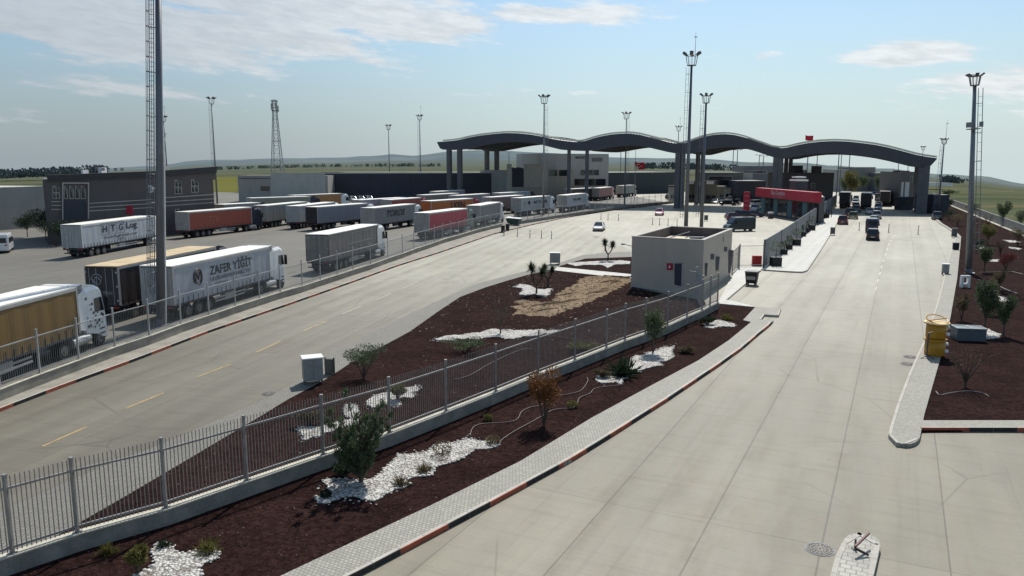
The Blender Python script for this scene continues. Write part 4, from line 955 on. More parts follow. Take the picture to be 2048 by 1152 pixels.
me = text_mesh('NO', .7, .4, bold=.02, m=M_bdark2); o = obj('lettering', me, rt); o.matrix_local = Matrix(((1, 0, 0, c.x), (0, 0, -1, c.y - .08), (0, 1, 0, c.z), (0, 0, 0, 1)))
for x in (218, 243, 256):
    q('rooftop_unit', x, 336, x + 7, 341.5, M_bgrey, -2)
for x, y, w_, h_, m_, nm in ((216, 333.5, 7, 7, M_bdark2, 'rooftop_unit'), (226, 335, 14, 5, M_white, 'roof_light'), (193, 340, 7, 3, M_white, 'roof_light'), (350, 331.5, 18, 4, M_bgrey, 'rooftop_unit')):
    mb = MB(); p0 = f(x, y + h_ + 2, -4) - og; p1 = f(x + w_, y, -4) - og; mb.box(p0.x, p1.x, p0.y, p0.y + 1.5, p0.z - 1.5, p1.z); mb.build(nm, m_, rt)
# awning sign in red by the entrance
rs = empty('wall_flag', f(255, 420, .35), 0, 'small red flag hanging on the dark building above the white lettered lorry', 'flag')
mb = MB(); mb.add([(-.7, 0, .55), (.55, 0, .7), (.75, 0, -.5), (.2, -.1, -.75), (-.6, 0, -.55)], [(0, 1, 2, 3, 4)]); mb.build('cloth', M_red, rs)
mb = MB(); mb.tube([(-.75, 0, .9), (-.75, 0, -1.0)], .03, 5); mb.build('pole', M_steel, rs)
# plain pale wall far left
a2, b2 = P(-120, 472), P(99, 452)
block('store_building', a2, b2, 20, 7.2, bmat('store_render', (.27, .27, .25)), 'plain windowless grey hall at the left edge of the yard', roofm=M_bpale)
# boundary parts right of the dark building
a3, b3 = P(478, 404), P(657, 403.5)
rt, og = block('gable_hall', a3, b3, 14, 7.8, M_bgrey, 'low pale grey hall with one small window left of the long slate hall', roofm=M_roofd)
q, win, f = facade(rt, a3, b3, og)
q('pale_render', 541, 346, 652, 400, M_bpale, .05); win(520, 371, 541, 383, 0, M_bgrey); q('canopy_strip', 478, 356, 541, 357.5, M_bdark, .2)
a4, b4 = P(655, 400), P(985, 401)
rt, og = block('slate_hall', a4, b4, 22, 8.6, M_bdark2, 'long slate blue windowless hall with a bright roof edge and a sloping left end', roofm=M_bpale)
f = plane(a4, b4); mb = MB()
mb.add([v - og for v in (f(644, 347, .1), f(660, 347, .1), f(660, 400, .1), f(655, 400, .1), f(652, 366, .1))], [(0, 1, 2, 3, 4)]); mb.build('sloping_end', M_bdark2, rt)
mb = MB(); mb.add([v - og for v in (f(643, 344.2, .15), f(986, 344.6, .15), f(986, 346.6, .15), f(644, 347.6, .15))], [(0, 1, 2, 3)]); mb.build('roof_edge', M_trim, rt)
for x in (740, 820, 900):
    mb = MB(); mb.add([v - og for v in (f(x, 348, .04), f(x + .7, 348, .04), f(x + .7, 395, .04), f(x, 395, .04))], [(0, 1, 2, 3)]); mb.build('cladding_joint', M_black, rt)
# office block under the canopy
a5, b5 = P(1013, 404), P(1146, 401)
rt, og = block('office_block', a5, b5, 20, 9.4, M_bgrey, 'grey two part office block under the left arch of the canopy', roofm=M_roofd)
q, win, f = facade(rt, a5, b5, og)
q('recess', 1024, 336, 1047, 374, M_bdark2, .05); q('pale_pier', 1013, 328, 1023, 385, M_bpale, .12); q('pale_panel', 1048, 328, 1096, 374, M_bpale, .08)
for x0, x1 in ((1096, 1115), (1117, 1141)): win(x0, 339, x1, 353, 0, M_bgrey, 1)
for x in (1026, 1040, 1078):
    mb = MB(); p = f(x, 327, -3) - og; mb.box(p.x, p.x + 1.6, p.y, p.y + 1.5, 9.4, 10.3); mb.build('rooftop_unit', M_steel, rt)
a6, b6 = P(1076, 399), P(1216, 396)
rt, og = block('office_tower', a6, b6, 16, 14.6, M_bpale, 'upper grey block with dark window bands rising behind the office block', roofm=M_roofd)
q, win, f = facade(rt, a6, b6, og)
for (x0, y0, x1, y1) in ((1150, 312, 1178, 318), (1160, 339, 1198, 351), (1183, 315, 1205, 324), (1148, 357, 1212, 372)): win(x0, y0, x1, y1, 2, M_bgrey, 1)
# dark low hall behind, right of the office
a7, b7 = P(1216, 389), P(1352, 386)
rt, og = block('long_hall', a7, b7, 20, 8.2, bmat('dark_green_cladding', (.045, .060, .062)), 'long dark green grey hall behind the flag at the middle of the canopy', roofm=M_bpale)
def bld(name, x0, x1, yb, yt, m, label, depth=12, yb2=None, roof=M_roofd, wins=(), units=()):
    a, b = P(x0, yb), P(x1, yb2 or yb); ff = plane(a, b); zt = ff((x0 + x1) / 2, yt).z
    rt, og = block(name, a, b, depth, zt, m, label, roofm=roof)
    q, win, f = facade(rt, a, b, og)
    for wv in wins: win(*wv, 0, M_bpale, .8)
    for (ux, uy, uw, um) in units:
        p = f(ux, yt, -2) - og; w3 = (f(ux + uw, yt) - f(ux, yt)).length; h3 = (f(ux, uy) - f(ux, yt)).length
        mb = MB(); mb.box(p.x, p.x + w3, p.y, p.y + 2, zt + .05, zt + h3); mb.build('rooftop_unit', um, rt)
    return rt, q, f, og
M_bgreen = bmat('olive_grey_render', (.125, .13, .115)); M_booth = bmat('booth_panel', (.16, .155, .13))
bld('inspection_hall', 1408, 1484, 401, 345, M_bgreen, 'olive grey inspection hall left of the pale square screen', wins=[(1417, 352, 1464, 372)], roof=M_bpale)
bld('terminal_hall', 1484, 1546, 396, 332, bmat('cool_grey', (.15, .155, .16)), 'tall grey terminal hall behind the pale screen with a dark window band', wins=[(1486, 341, 1534, 347)], roof=M_bpale)
bld('screen_wall', 1480, 1503, 400, 345.5, bmat('pale_screen', (.34, .36, .34)), 'pale square screen wall in front of the tall terminal hall', depth=1)
bld('low_hall', 1473, 1530, 404, 362, M_bdark2, 'low dark shed left of the red shop', roof=M_bgrey)
bld('dark_house', 1558, 1664, 416, 346, M_bdark, 'dark two storey house behind the red fronted shop', depth=10, wins=[(1622, 366, 1630, 377)], units=[(1594, 331, 17, M_bdark2), (1634, 332, 15, M_bdark), (1612, 340, 8, M_bpale)])
bld('far_hall', 1666, 1696, 383, 339, M_bgrey, 'far grey hall between the dark house and the pale middle hall', roof=M_bpale)
bld('far_hall', 1696, 1748, 382.5, 334.5, bmat('warm_far_grey', (.19, .19, .175)), 'tall pale middle hall beyond the queueing lorries', roof=M_bgrey, wins=())
bld('far_hall', 1749, 1800, 383.5, 346, bmat('mid_far_grey', (.13, .135, .13)), 'low grey hall right of the tall pale middle hall', roof=M_bpale)
bld('control_building', 1797, 1838, 412, 344, bmat('warm_render', (.16, .15, .14)), 'grey control building against the rightmost canopy columns', wins=[(1821, 352, 1825, 363)], units=[(1800, 341, 8, M_bdark2), (1815, 341.5, 12, M_bdark2)])
bld('guard_house', 1864, 1896, 428, 390, M_bdark2, 'dark guard house right of the rightmost canopy columns', roof=M_bpale, depth=8)
# roof line buildings in the right distance
bld('farm_shed', 1868, 1906, 372, 366, M_white, 'tiny white farm shed in the right-hand distance', depth=30)
# inspection booths under the canopy
for i, (x, yb, yt, wd, l) in enumerate([(1340, 404, 371, 9, 'white inspection booth at the right end of the dark wall fence'), (1357, 402, 358, 8, 'narrow inspection booth with white sign by the left middle columns'), (1376, 404, 362, 14, 'inspection booth with white sign boards left of the tall mast'), (1394, 405, 366, 14, 'dark inspection booth between the two tall masts'),
        (1410, 406, 362, 22, 'wide beige inspection booth right of the second tall mast'), (1438, 404, 372, 10, 'low inspection booth under the olive grey hall'), (1800, 420, 394, 26, 'dark toll booth in front of the two white boards'), (1450, 402, 376, 14, 'inspection booth with pale front left of the red totem')]):
    a, b = P(x, yb), P(x + wd, yb); ff = plane(a, b); zt = ff(x, yt).z; r = empty('inspection_booth', a, 0, l, 'booth'); W3 = (b - a).length
    mb = MB(); mb.box(0, W3, 0, 3, 0, zt - .4); mb.build('cabin', [M_bpale, M_booth, M_booth, M_bdark2, M_booth, M_booth, M_bdark2, M_bpale][i], r, bevel=.03)
    mb = MB(); mb.box(-.3, W3 + .3, -.3, 3.3, zt - .4, zt); mb.build('roof', M_bgrey if i % 2 else M_bdark2, r)
    mb = MB(); mb.box(.2, W3 * .45, -.03, 0, 1.1, 2.2); mb.box(W3 * .55, W3 - .2, -.03, 0, 1.1, 2.2); mb.build('window', M_glass, r)
    if i in (1, 2, 3, 4): mb = MB(); mb.box(.15, W3 * .7, -.36, -.31, zt - .9, zt - .1); mb.build('sign_board', M_white, r)
# two white boards
for x, l in ((1799.5, 'left one of two tall white boards on posts above the dark booth'), (1807, 'right one of two tall white boards on posts above the dark booth')):
    a = P(x, 419); f_ = plane(a, P(x + 10, 419)); zt, zb = f_(x, 364).z, f_(x, 394).z; w3 = (f_(x + (4 if x < 1805 else 8), 419) - a).length
    r = empty('sign_board', a, 0, l, 'sign'); mb = MB(); mb.box(0, w3, 0, .15, zb, zt); mb.build('board', M_white, r); mb = MB(); mb.box(.1, .2, .16, .26, 0, zt); mb.box(w3 - .2, w3 - .1, .16, .26, 0, zt); mb.build('post', M_steel, r)

# ------------------------------------------------------------------ red fronted shop
a, b = P(1521, 427.5), P(1636, 447)
rt = empty('duty_free_shop', a, 0, 'red fronted duty free shop with dark glazing behind the louvred fence', 'shop'); og = Vector((a.x, a.y, 0))
fp = [(0, 0), (b.x - a.x, b.y - a.y), (b.x - a.x + 1.6, b.y - a.y + 1.5), (69.5 - a.x, 177 - a.y), (60 - a.x, 181 - a.y)]
mb = MB(); mb.prism(fp, 0, 4.9); mb.build('wall', M_bdark, rt)
mb = MB(); mb.prism([(x * .97 + .2, y * .97) for x, y in fp], 4.903, 5.0); mb.build('roof', mat('shop_roof', (.62, .54, .40), .8, .1, .5, obj=False), rt)
q, win, f = facade(rt, a, b, og)
d = (b - a).normalized(); nn = Vector((d.y, -d.x, 0)); W3 = (b - a).length
mb = MB(); A0, B0 = a - og + nn * 1.2 - d * .6, b - og + nn * 1.2
zt0, zb0 = 5.9, 4.0
for z0, z1 in ((zb0, zt0),): mb.add([(A0.x, A0.y, z0), (B0.x, B0.y, z0), (B0.x, B0.y, z1), (A0.x, A0.y, z1), (A0.x - nn.x * 1.6, A0.y - nn.y * 1.6, z0), (B0.x - nn.x * 1.6, B0.y - nn.y * 1.6, z0), (B0.x - nn.x * 1.6, B0.y - nn.y * 1.6, z1), (A0.x - nn.x * 1.6, A0.y - nn.y * 1.6, z1)],
        [(0, 1, 2, 3), (4, 7, 6, 5), (0, 3, 7, 4), (1, 5, 6, 2), (3, 2, 6, 7), (0, 4, 5, 1)])
mb.build('fascia', M_red, rt)
ang = math.atan2(d.y, d.x)
def face_text(body, wd, ht, frac, z, m, off, parent):
    me = text_mesh(body, wd, ht, bold=.01, m=m); o = obj('lettering', me, parent); p = a - og + d * (W3 * frac) + nn * off
    o.matrix_local = Matrix(((d.x, 0, nn.x, p.x), (d.y, 0, nn.y, p.y), (0, 1, 0, z), (0, 0, 0, 1))); return o
face_text('Bale Dutyfree', 7.4, 1.2, .42, 5.05, mat('sign_pale', (.62, .50, .50), .5), 1.23, rt)
face_text('BALE DUTY FREE SHOP', 5.0, .3, .42, 4.3, mat('sign_dim', (.5, .25, .27), .5), 1.23, rt)
for i in range(12):
    t0, t1 = (i + .08) / 12, (i + .92) / 12; mb = MB(); p0 = a - og + d * W3 * t0 + nn * .05; p1 = a - og + d * W3 * t1 + nn * .05
    mb.quad((p0.x, p0.y, .25), (p1.x, p1.y, .25), (p1.x, p1.y, 3.7), (p0.x, p0.y, 3.7)); mb.build('window', M_glass if i % 3 else mat('poster_teal', (.05, .14, .17), .5), rt)
mb = MB(); c = a - og + d * W3 * .48 + nn * .09
for k in range(20):
    t0, t1 = 2 * math.pi * k / 20, 2 * math.pi * (k + 1) / 20
    mb.beam((c.x + d.x * .75 * math.cos(t0), c.y + d.y * .75 * math.cos(t0), 2.9 + .75 * math.sin(t0)), (c.x + d.x * .75 * math.cos(t1), c.y + d.y * .75 * math.cos(t1), 2.9 + .75 * math.sin(t1)), .05, .07)
mb.build('round_emblem', mat('emblem_grey', (.25, .27, .27), .5), rt)
mb = MB(); c = a - og + d * W3 * .40 - nn * 3.4; mb.box(-1.7, 1.7, -1.2, 1.2, 4.9, 7.6, ang, (c.x, c.y, 0)); mb.build('rooftop_unit', M_bdark2, rt)
for z, s_ in ((7.65, 1), (8.3, .75)):
    mb = MB(); mb.box(-1.8 * s_, 1.8 * s_, -1.3 * s_, 1.3 * s_, z, z + .3, ang, (c.x, c.y, 0)); mb.build('unit_cap', M_white, rt)
tp = P(1492, 431)
r = empty('totem_sign', tp, 0, 'slim red advertising totem left of the red fronted shop', 'sign')
mb = MB(); mb.box(-.65, .65, -.25, .25, .3, 5.2); mb.build('panel', M_red, r, bevel=.03); mb = MB(); mb.box(-.5, .5, -.2, .2, 0, .3); mb.build('base', M_steel, r)
for z in (4.3, 3.2, 2.2): me = text_mesh('FREE', .95, .45, m=mat('sign_dim', (0, 0, 0))); o = obj('lettering', me, r); o.matrix_local = Matrix(((1, 0, 0, 0), (0, 0, -1, -.26), (0, 1, 0, z), (0, 0, 0, 1)))

# ------------------------------------------------------------------ wave canopy
CA = P(1850, 428); CB = CA + Vector((-math.cos(AZR), math.sin(AZR), 0)) * 120
cf = plane(CA, CB); BACK = Vector((math.sin(AZR), math.cos(AZR), 0))
UPC = [(874, 284), (895, 282.5), (917, 280), (938, 275), (960, 271), (985, 268), (1010, 266), (1035, 266.5), (1060, 269), (1080, 272.5), (1097, 276.5), (1116, 280), (1135, 282.5), (1150, 284), (1163, 283.5), (1175, 280.5), (1187, 276.5), (1205, 272), (1222, 269), (1240, 267.3), (1260, 267), (1279, 269.5), (1297, 274), (1316, 279), (1335, 284), (1348, 286.5), (1362, 287.5), (1376, 284.5), (1391, 279), (1408, 273.5), (1428, 269.5), (1449, 268), (1470, 270), (1490, 275), (1511, 282.5), (1531, 290), (1545, 294.5), (1559, 296.5), (1573, 295.5), (1590, 291), (1613, 286.5), (1640, 283.2), (1668, 282), (1696, 283), (1723, 286), (1750, 289.5), (1777, 295), (1804, 302), (1832, 309.5), (1853, 313.5), (1874, 316.5)]
LOW = [(874, 285), (881, 299), (905, 300), (925, 299), (945, 295), (967, 290.5), (988, 287), (1010, 284.5), (1030, 283.8), (1047, 284.5), (1066, 286.5), (1085, 290), (1104, 295), (1122, 299.5), (1150, 301.5), (1172, 302), (1190, 300), (1210, 296), (1235, 292), (1254, 290.8), (1272, 291.5), (1297, 295), (1316, 299.5), (1335, 304), (1355, 307.5), (1378, 308), (1395, 304), (1410, 300), (1422, 297), (1442, 294.5), (1463, 294), (1484, 296), (1504, 300.5), (1518, 305), (1531, 309.5), (1548, 315), (1563, 317.5), (1577, 316.5), (1590, 313.5), (1613, 309.5), (1640, 307), (1668, 306.5), (1696, 308), (1723, 311), (1750, 315), (1777, 320.5), (1804, 327), (1828, 333), (1845, 335.5), (1858, 335.5), (1874, 318)]
def samp(tab, x):
    if x <= tab[0][0]: return tab[0][1]
    for (a, ya), (b, yb) in zip(tab, tab[1:]):
        if x <= b: return ya + (yb - ya) * (x - a) / (b - a)
    return tab[-1][1]
N = 170; xs = [874 + (1874 - 874) * i / N for i in range(N + 1)]
can = empty('wave_canopy', CA, 0, 'long wave shaped grey canopy with four arches spanning the border crossing', 'canopy'); co_ = CA.copy()
def cp(x, y, back=0.0, dz=0.0):
    p = cf(x, y) + BACK * back; return (p.x - co_.x, p.y - co_.y, p.z + dz)
M_fas = mat('canopy_fascia', (.075, .078, .092), .5, .12, .8, metal=.1); M_can = mat('canopy_edge_cream', (.74, .72, .60), .6, .1, 1)
M_under = mat('canopy_soffit', (.62, .60, .53), .7, .25, .3)
DEP = 27
mb = MB(); n1 = N + 1; vs = []
for x in xs: vs += [cp(x, samp(UPC, x)), cp(x, samp(LOW, x)), cp(x, samp(LOW, x), 1.2), cp(x, samp(UPC, x), 1.2)]
mb.add(vs, [(4 * i + k, 4 * i + (k + 1) % 4, 4 * i + 4 + (k + 1) % 4, 4 * i + 4 + k) for i in range(N) for k in range(4)] + [(0, 1, 2, 3), (4 * N + 3, 4 * N + 2, 4 * N + 1, 4 * N)])
mb.build('front_fascia', M_fas, can)
mb = MB(); vs = []
for x in xs: vs += [cp(x, samp(UPC, x), DEP), cp(x, samp(LOW, x), DEP), cp(x, samp(LOW, x), DEP + 1.2), cp(x, samp(UPC, x), DEP + 1.2)]
mb.add(vs, [(4 * i + k, 4 * i + (k + 1) % 4, 4 * i + 4 + (k + 1) % 4, 4 * i + 4 + k) for i in range(N) for k in range(4)] + [(0, 1, 2, 3), (4 * N + 3, 4 * N + 2, 4 * N + 1, 4 * N)])
mb.build('rear_fascia', M_fas, can)
mb = MB(); vs = []
for x in xs: z0, z1 = samp(UPC, x), samp(LOW, x); m_ = z0 * .75 + z1 * .25; m2 = z0 * .45 + z1 * .55; vs += [cp(x, m_, 1.2), cp(x, m_, DEP), cp(x, m2, DEP), cp(x, m2, 1.2)]
mb.add(vs, [(4 * i + k, 4 * i + (k + 1) % 4, 4 * i + 4 + (k + 1) % 4, 4 * i + 4 + k) for i in range(N) for k in range(4)] + [(0, 1, 2, 3), (4 * N + 3, 4 * N + 2, 4 * N + 1, 4 * N)])
mb.build('roof_deck', M_under, can)
for bk in (5, 9.5, 14, 18.5, 23):
    mb = MB()
    for x0, x1 in zip(xs[::3], xs[3::3]):
        A_, B_2 = cp(x0, samp(LOW, x0) * .78 + samp(UPC, x0) * .22, bk), cp(x1, samp(LOW, x1) * .78 + samp(UPC, x1) * .22, bk); mb.beam(A_, B_2, .25, .5)
    mb.build('soffit_beam', M_steel, can)
mb = MB()
for x0, x1 in zip(xs[2:], xs[3:]):
    A_, B_2 = cp(x0, samp(UPC, x0) - .2, .25), cp(x1, samp(UPC, x1) - .2, .25)
    mb.beam((A_[0], A_[1], A_[2] + .32), (B_2[0], B_2[1], B_2[2] + .32), .6, .34)
mb.build('roof_edge', M_can, can)
rail = MB()
def roff(x): return 5.0 if x < 1345 else 3.4
for i, (x0, x1) in enumerate(zip(xs[7:], xs[8:])):
    o0 = roff(x0); A_, B_2 = cp(x0, samp(UPC, x0) - o0 * .75, 2.0), cp(x1, samp(UPC, x1) - roff(x1) * .75, 2.0); rail.beam(A_, B_2, .2, .24)
    rail.beam(cp(x0, samp(UPC, x0), 2.0), A_, .07, .07)
    if x0 < 1345: rail.beam(cp(x0, samp(UPC, x0), 2.0), B_2, .06, .06)
rail.build('roof_railing', mat('railing_pale', (.52, .52, .45), .5), can)
# columns: front pair and rear pair per support
for x0, hw, w_ in ((897, 0, 1.25), (918, 0, 1.25), (1136, 0, .8), (1354, 0, 1.3), (1364, 0, 1.0), (1549, 0, 1.15), (1559, 0, 1.15), (1842, 0, 1.2), (1852, 0, 1.3), (1172, 0, .8)):
    for bk in (.6, DEP - 2):
        if x0 in (1136, 1172) and bk > 2: continue
        p = cf(x0, 360) + BACK * bk; zt = cf(x0, samp(LOW, x0)).z + .3
        if bk > 2 and x0 > 1300: w2 = w_ * .85
        else: w2 = w_
        mb = MB(); mb.box(-w2 / 2, w2 / 2, -w2 / 2, w2 / 2, 0, zt, -AZR, (p.x - co_.x, p.y - co_.y, 0)); mb.build('column', mat('column_concrete', (.13, .125, .13), .7, .15, .6), can, bevel=.06)
# ------------------------------------------------------------------ flags
def flag(px, yb, yt, z0, fx, fy, wd, ht, label, pole_r=.06, white=False):
    a = P(px, yb); f_ = plane(a, P(px + 10, yb)); zt = f_(px, yt).z
    r = empty('flagpole', a, 0, label, 'flag'); mb = MB(); mb.tube([(0, 0, 0), (0, 0, zt)], [pole_r * 1.4, pole_r], 6); mb.build('pole', M_galv, r)
    c = f_(fx, fy) - a; mb = MB(); nx, nz = 14, 6; vs = []
    for j in range(nz + 1):
        for i in range(nx + 1):
            u, v = i / nx, j / nz; vs.append((c.x + u * wd, .25 * math.sin(u * 7 + v) * u, c.z - u * ht * .25 - v * ht - .15 * math.sin(u * 5)))
    mb.add(vs, [(j * (nx + 1) + i, j * (nx + 1) + i + 1, (j + 1) * (nx + 1) + i + 1, (j + 1) * (nx + 1) + i) for j in range(nz) for i in range(nx)])
    cl_ = mb.build('cloth', mat('flag_red', (.55, .02, .04), .7), r, smooth=True)
    if white:
        mb = MB(); 
        for k in range(14):
            t0, t1 = R(40 + k * 20), R(60 + k * 20); cx, cz = c.x + wd * .36, c.z - ht * .6
            mb.beam((cx + ht * .24 * math.cos(t0), -.32, cz + ht * .24 * math.sin(t0)), (cx + ht * .24 * math.cos(t1), -.32, cz + ht * .24 * math.sin(t1)), .03, ht * .09)
        mb.build('crescent', M_white, cl_)
        mb = MB(); cx, cz = c.x + wd * .62, c.z - ht * .66
        pts = [(cx + (ht * .14 if k % 2 == 0 else ht * .055) * math.cos(R(36 * k)), -.32, cz + (ht * .14 if k % 2 == 0 else ht * .055) * math.sin(R(36 * k))) for k in range(10)]
        mb.add(pts, [tuple(range(10))]); mb.build('star', M_white, cl_)
        mb = MB(); mb.add([(c.x, -.05, c.z - ht * .5), (c.x + wd * .55, -.3, c.z - ht * 1.25), (c.x + wd * .1, -.05, c.z - ht * 1.25)], [(0, 1, 2)]); mb.build('white_panel', M_white, cl_)
flag(1269, 403, 290, 0, 1269.5, 323, 3.1, 2.1, 'red and white flag on a pole in front of the dark green hall', white=True)
flag(1612, 392, 270, 0, 1611, 270, 2.9, 1.7, 'small red flag flying above the canopy roof')

# ------------------------------------------------------------------ floodlight masts
M_mast = mat('mast_steel', (.155, .16, .18), .45, .12, 1, metal=.4)
M_mastp = mat('mast_steel_pale', (.22, .23, .24), .45, .12, 1, metal=.4)
def mast(px, yb, yt, label, lean=0.0, side=-1, rb=.25, rt_=.12, det=1, rod=False, m=None, ladder=True, crown=1.0, mid=None, xt=None):
    a = P(px, yb); f_ = plane(a, P(px + 10, yb)); zt = f_(px, yt).z; m = m or M_mast
    r = empty('floodlight_mast', a, 0, label, 'light mast', 'floodlight masts over the crossing')
    r.rotation_euler = (0, lean, 0)
    mb = MB(); mb.tube([(0, 0, z) for z in (0, zt * .5, zt)], [rb, (rb + rt_) / 2, rt_], 14); mb.build('pole', m, r, smooth=True)
    mb = MB(); mb.lathe([(rb * 1.8, 0), (rb * 1.8, .08), (rb * 1.05, .1), (rb * 1.05, .5)], 14); mb.build('base_flange', m, r)
    if ladder:
        mb = MB(); sx = side
        gp_ = .12 if det > 1 else .22; lx0, lx1 = rb + gp_, rt_ + gp_; off = .30 if det > 1 else .45
        for k in (0, 1): mb.beam((sx * (lx0 + off * k), 0, 2.2), (sx * (lx1 + off * k), 0, zt - .3), .05, .05)
        step = .3 if det > 1 else .9; n = int((zt - 2.6) / step)
        for i in range(n):
            z = 2.4 + i * step; t = z / zt; x = lx0 + (lx1 - lx0) * t; mb.beam((sx * x, 0, z), (sx * (x + off), 0, z), .028, .028)
        mb.build('ladder', m, r)
        mb = MB(); n = int((zt - 3) / .95)
        for i in range(n):
            z = 2.8 + i * .95; t = z / zt; x = lx0 + (lx1 - lx0) * t; cx = sx * (x + off / 2)
            pts = [(cx + off * .62 * math.cos(R(u)), -.3 + .3 * math.sin(R(u)), z) for u in range(180, 361, 30)]
            if det > 1: mb.tube([(cx - off * .6, 0, z)] + pts + [(cx + off * .6, 0, z)], .022, 4, False)
            if i % 3 == 0: mb.beam((0, 0, z), (sx * (x + off), 0, z), .05, .05)
        if det > 1:
            for u in (200, 235, 270, 305, 340):
                mb.beam((sx * (lx0 + off / 2) + off * .62 * math.cos(R(u)), -.3 + .3 * math.sin(R(u)), 2.8), (sx * (lx1 + off / 2) + off * .62 * math.cos(R(u)), -.3 + .3 * math.sin(R(u)), zt - .5), .018, .03)
        if len(mb.v): mb.build('safety_cage', m, r)
    if crown:
        s = crown * .86; mb = MB(); nseg = 10
        mb.lathe([(.25 * s, zt - .1), (.75 * s, zt - .05), (.75 * s, zt + .05), (.25 * s, zt + .05)], nseg)
        for k in range(nseg):
            u = 2 * math.pi * k / nseg; mb.beam((.72 * s * math.cos(u), .72 * s * math.sin(u), zt), (1.0 * s * math.cos(u), 1.0 * s * math.sin(u), zt + 1.6 * s), .05, .05)
            u2 = 2 * math.pi * (k + 1) / nseg
            mb.beam((1.0 * s * math.cos(u), 1.0 * s * math.sin(u), zt + 1.6 * s), (1.0 * s * math.cos(u2), 1.0 * s * math.sin(u2), zt + 1.6 * s), .06, .06)
        mb.build('lamp_basket', m, r)
        for k in range(6):
            u = 2 * math.pi * (k + .25) / 6; mb = MB(); c, n_ = math.cos(u), math.sin(u); R0 = 1.0 * s
            mb.add([(c * R0 - n_ * .3 * s, n_ * R0 + c * .3 * s, zt + 1.55 * s), (c * R0 + n_ * .3 * s, n_ * R0 - c * .3 * s, zt + 1.55 * s), (c * (R0 + .6 * s) + n_ * .3 * s, n_ * (R0 + .6 * s) - c * .3 * s, zt + 1.95 * s), (c * (R0 + .6 * s) - n_ * .3 * s, n_ * (R0 + .6 * s) + c * .3 * s, zt + 1.95 * s),
                    (c * R0 - n_ * .3 * s, n_ * R0 + c * .3 * s, zt + 1.8 * s), (c * R0 + n_ * .3 * s, n_ * R0 - c * .3 * s, zt + 1.8 * s), (c * (R0 + .5 * s) + n_ * .3 * s, n_ * (R0 + .5 * s) - c * .3 * s, zt + 2.15 * s), (c * (R0 + .5 * s) - n_ * .3 * s, n_ * (R0 + .5 * s) + c * .3 * s, zt + 2.15 * s)],
                   [(0, 1, 2, 3), (7, 6, 5, 4), (0, 4, 5, 1), (1, 5, 6, 2), (2, 6, 7, 3), (3, 7, 4, 0)]); mb.build('floodlight', M_steel, r)
    if rod:
        mb = MB(); mb.tube([(.45 * (crown or 1), 0, zt + 1.2), (.45 * (crown or 1), 0, zt + 5.2)], [.05, .02], 5); mb.lathe([(.02, 0), (.28, .05), (.28, .12), (.02, .18)], 8, (.45 * (crown or 1), 0, zt + 4.4)); mb.build('lightning_rod', m, r)
    if mid:
        mb = MB(); z = f_(px, mid).z; mb.lathe([(.2, z - .05), (.65, z), (.65, z + .08), (.2, z + .1)], 10)
        for u in (0, 2.1, 4.2): mb.box(-.25, .25, .5, .85, z + .2, z + .7, u); mb.beam((0, 0, z), (.7 * math.cos(u + 1.57), .7 * math.sin(u + 1.57), z + .35), .05, .05)
        mb.build('camera_bracket', m, r)
    return r
m0 = mast(322, 651, -60, 'big near floodlight mast with caged ladder beside the white lettered lorry', lean=R(3.6), rb=.30, rt_=.18, det=2)
mb = MB(); mb.tube([(.40, -.1, .2), (.36, -.1, 12.5), (.5, -.15, 13.2)], .04, 5); mb.build('cable_conduit', M_white, m0)
mast(435, 411, 208, 'floodlight mast with ladder at the right end of the charcoal building', m=M_mastp)
mast(338, 398, 243, 'floodlight mast with lightning rod rising behind the charcoal building', rod=True)
mast(780, 388, 259, 'thin floodlight mast left of the canopy, without ladder', ladder=False, m=M_mastp)
mast(842, 392, 240, 'floodlight mast with lightning rod just left of the canopy', rod=True, m=M_mastp)
mast(1087, 430, 207, 'pale floodlight mast in front of the first canopy arch', m=M_mastp, side=1)
mast(1249, 412, 238, 'floodlight mast standing at the fence before the second canopy arch', side=1, m=M_mastp)
mast(1371.5, 462, 131, 'tallest dark floodlight mast with lightning rod behind the small flat building', rod=True, rb=.36, rt_=.18, crown=1.15)
mast(1402.5, 460, 206, 'second tall floodlight mast right of the tallest one', rb=.32, rt_=.16, crown=.85)
mast(1353, 392, 262, 'small floodlight mast seen above the canopy valley left of the tallest mast', ladder=False, m=M_mastp, rod=True)
mast(1876, 428, 288, 'floodlight mast at the right end of the canopy', m=M_mastp, rod=True, crown=.7)
mast(1840, 376, 300, 'tiny floodlight mast peeping over the right end of the canopy', ladder=False, m=M_mastp)
mast(1937, 547, 170, 'right floodlight mast with ladder standing in the mulch bed', side=1, lean=R(-3.4), rb=.33, rt_=.16, mid=258, crown=.62, m=M_mastp)
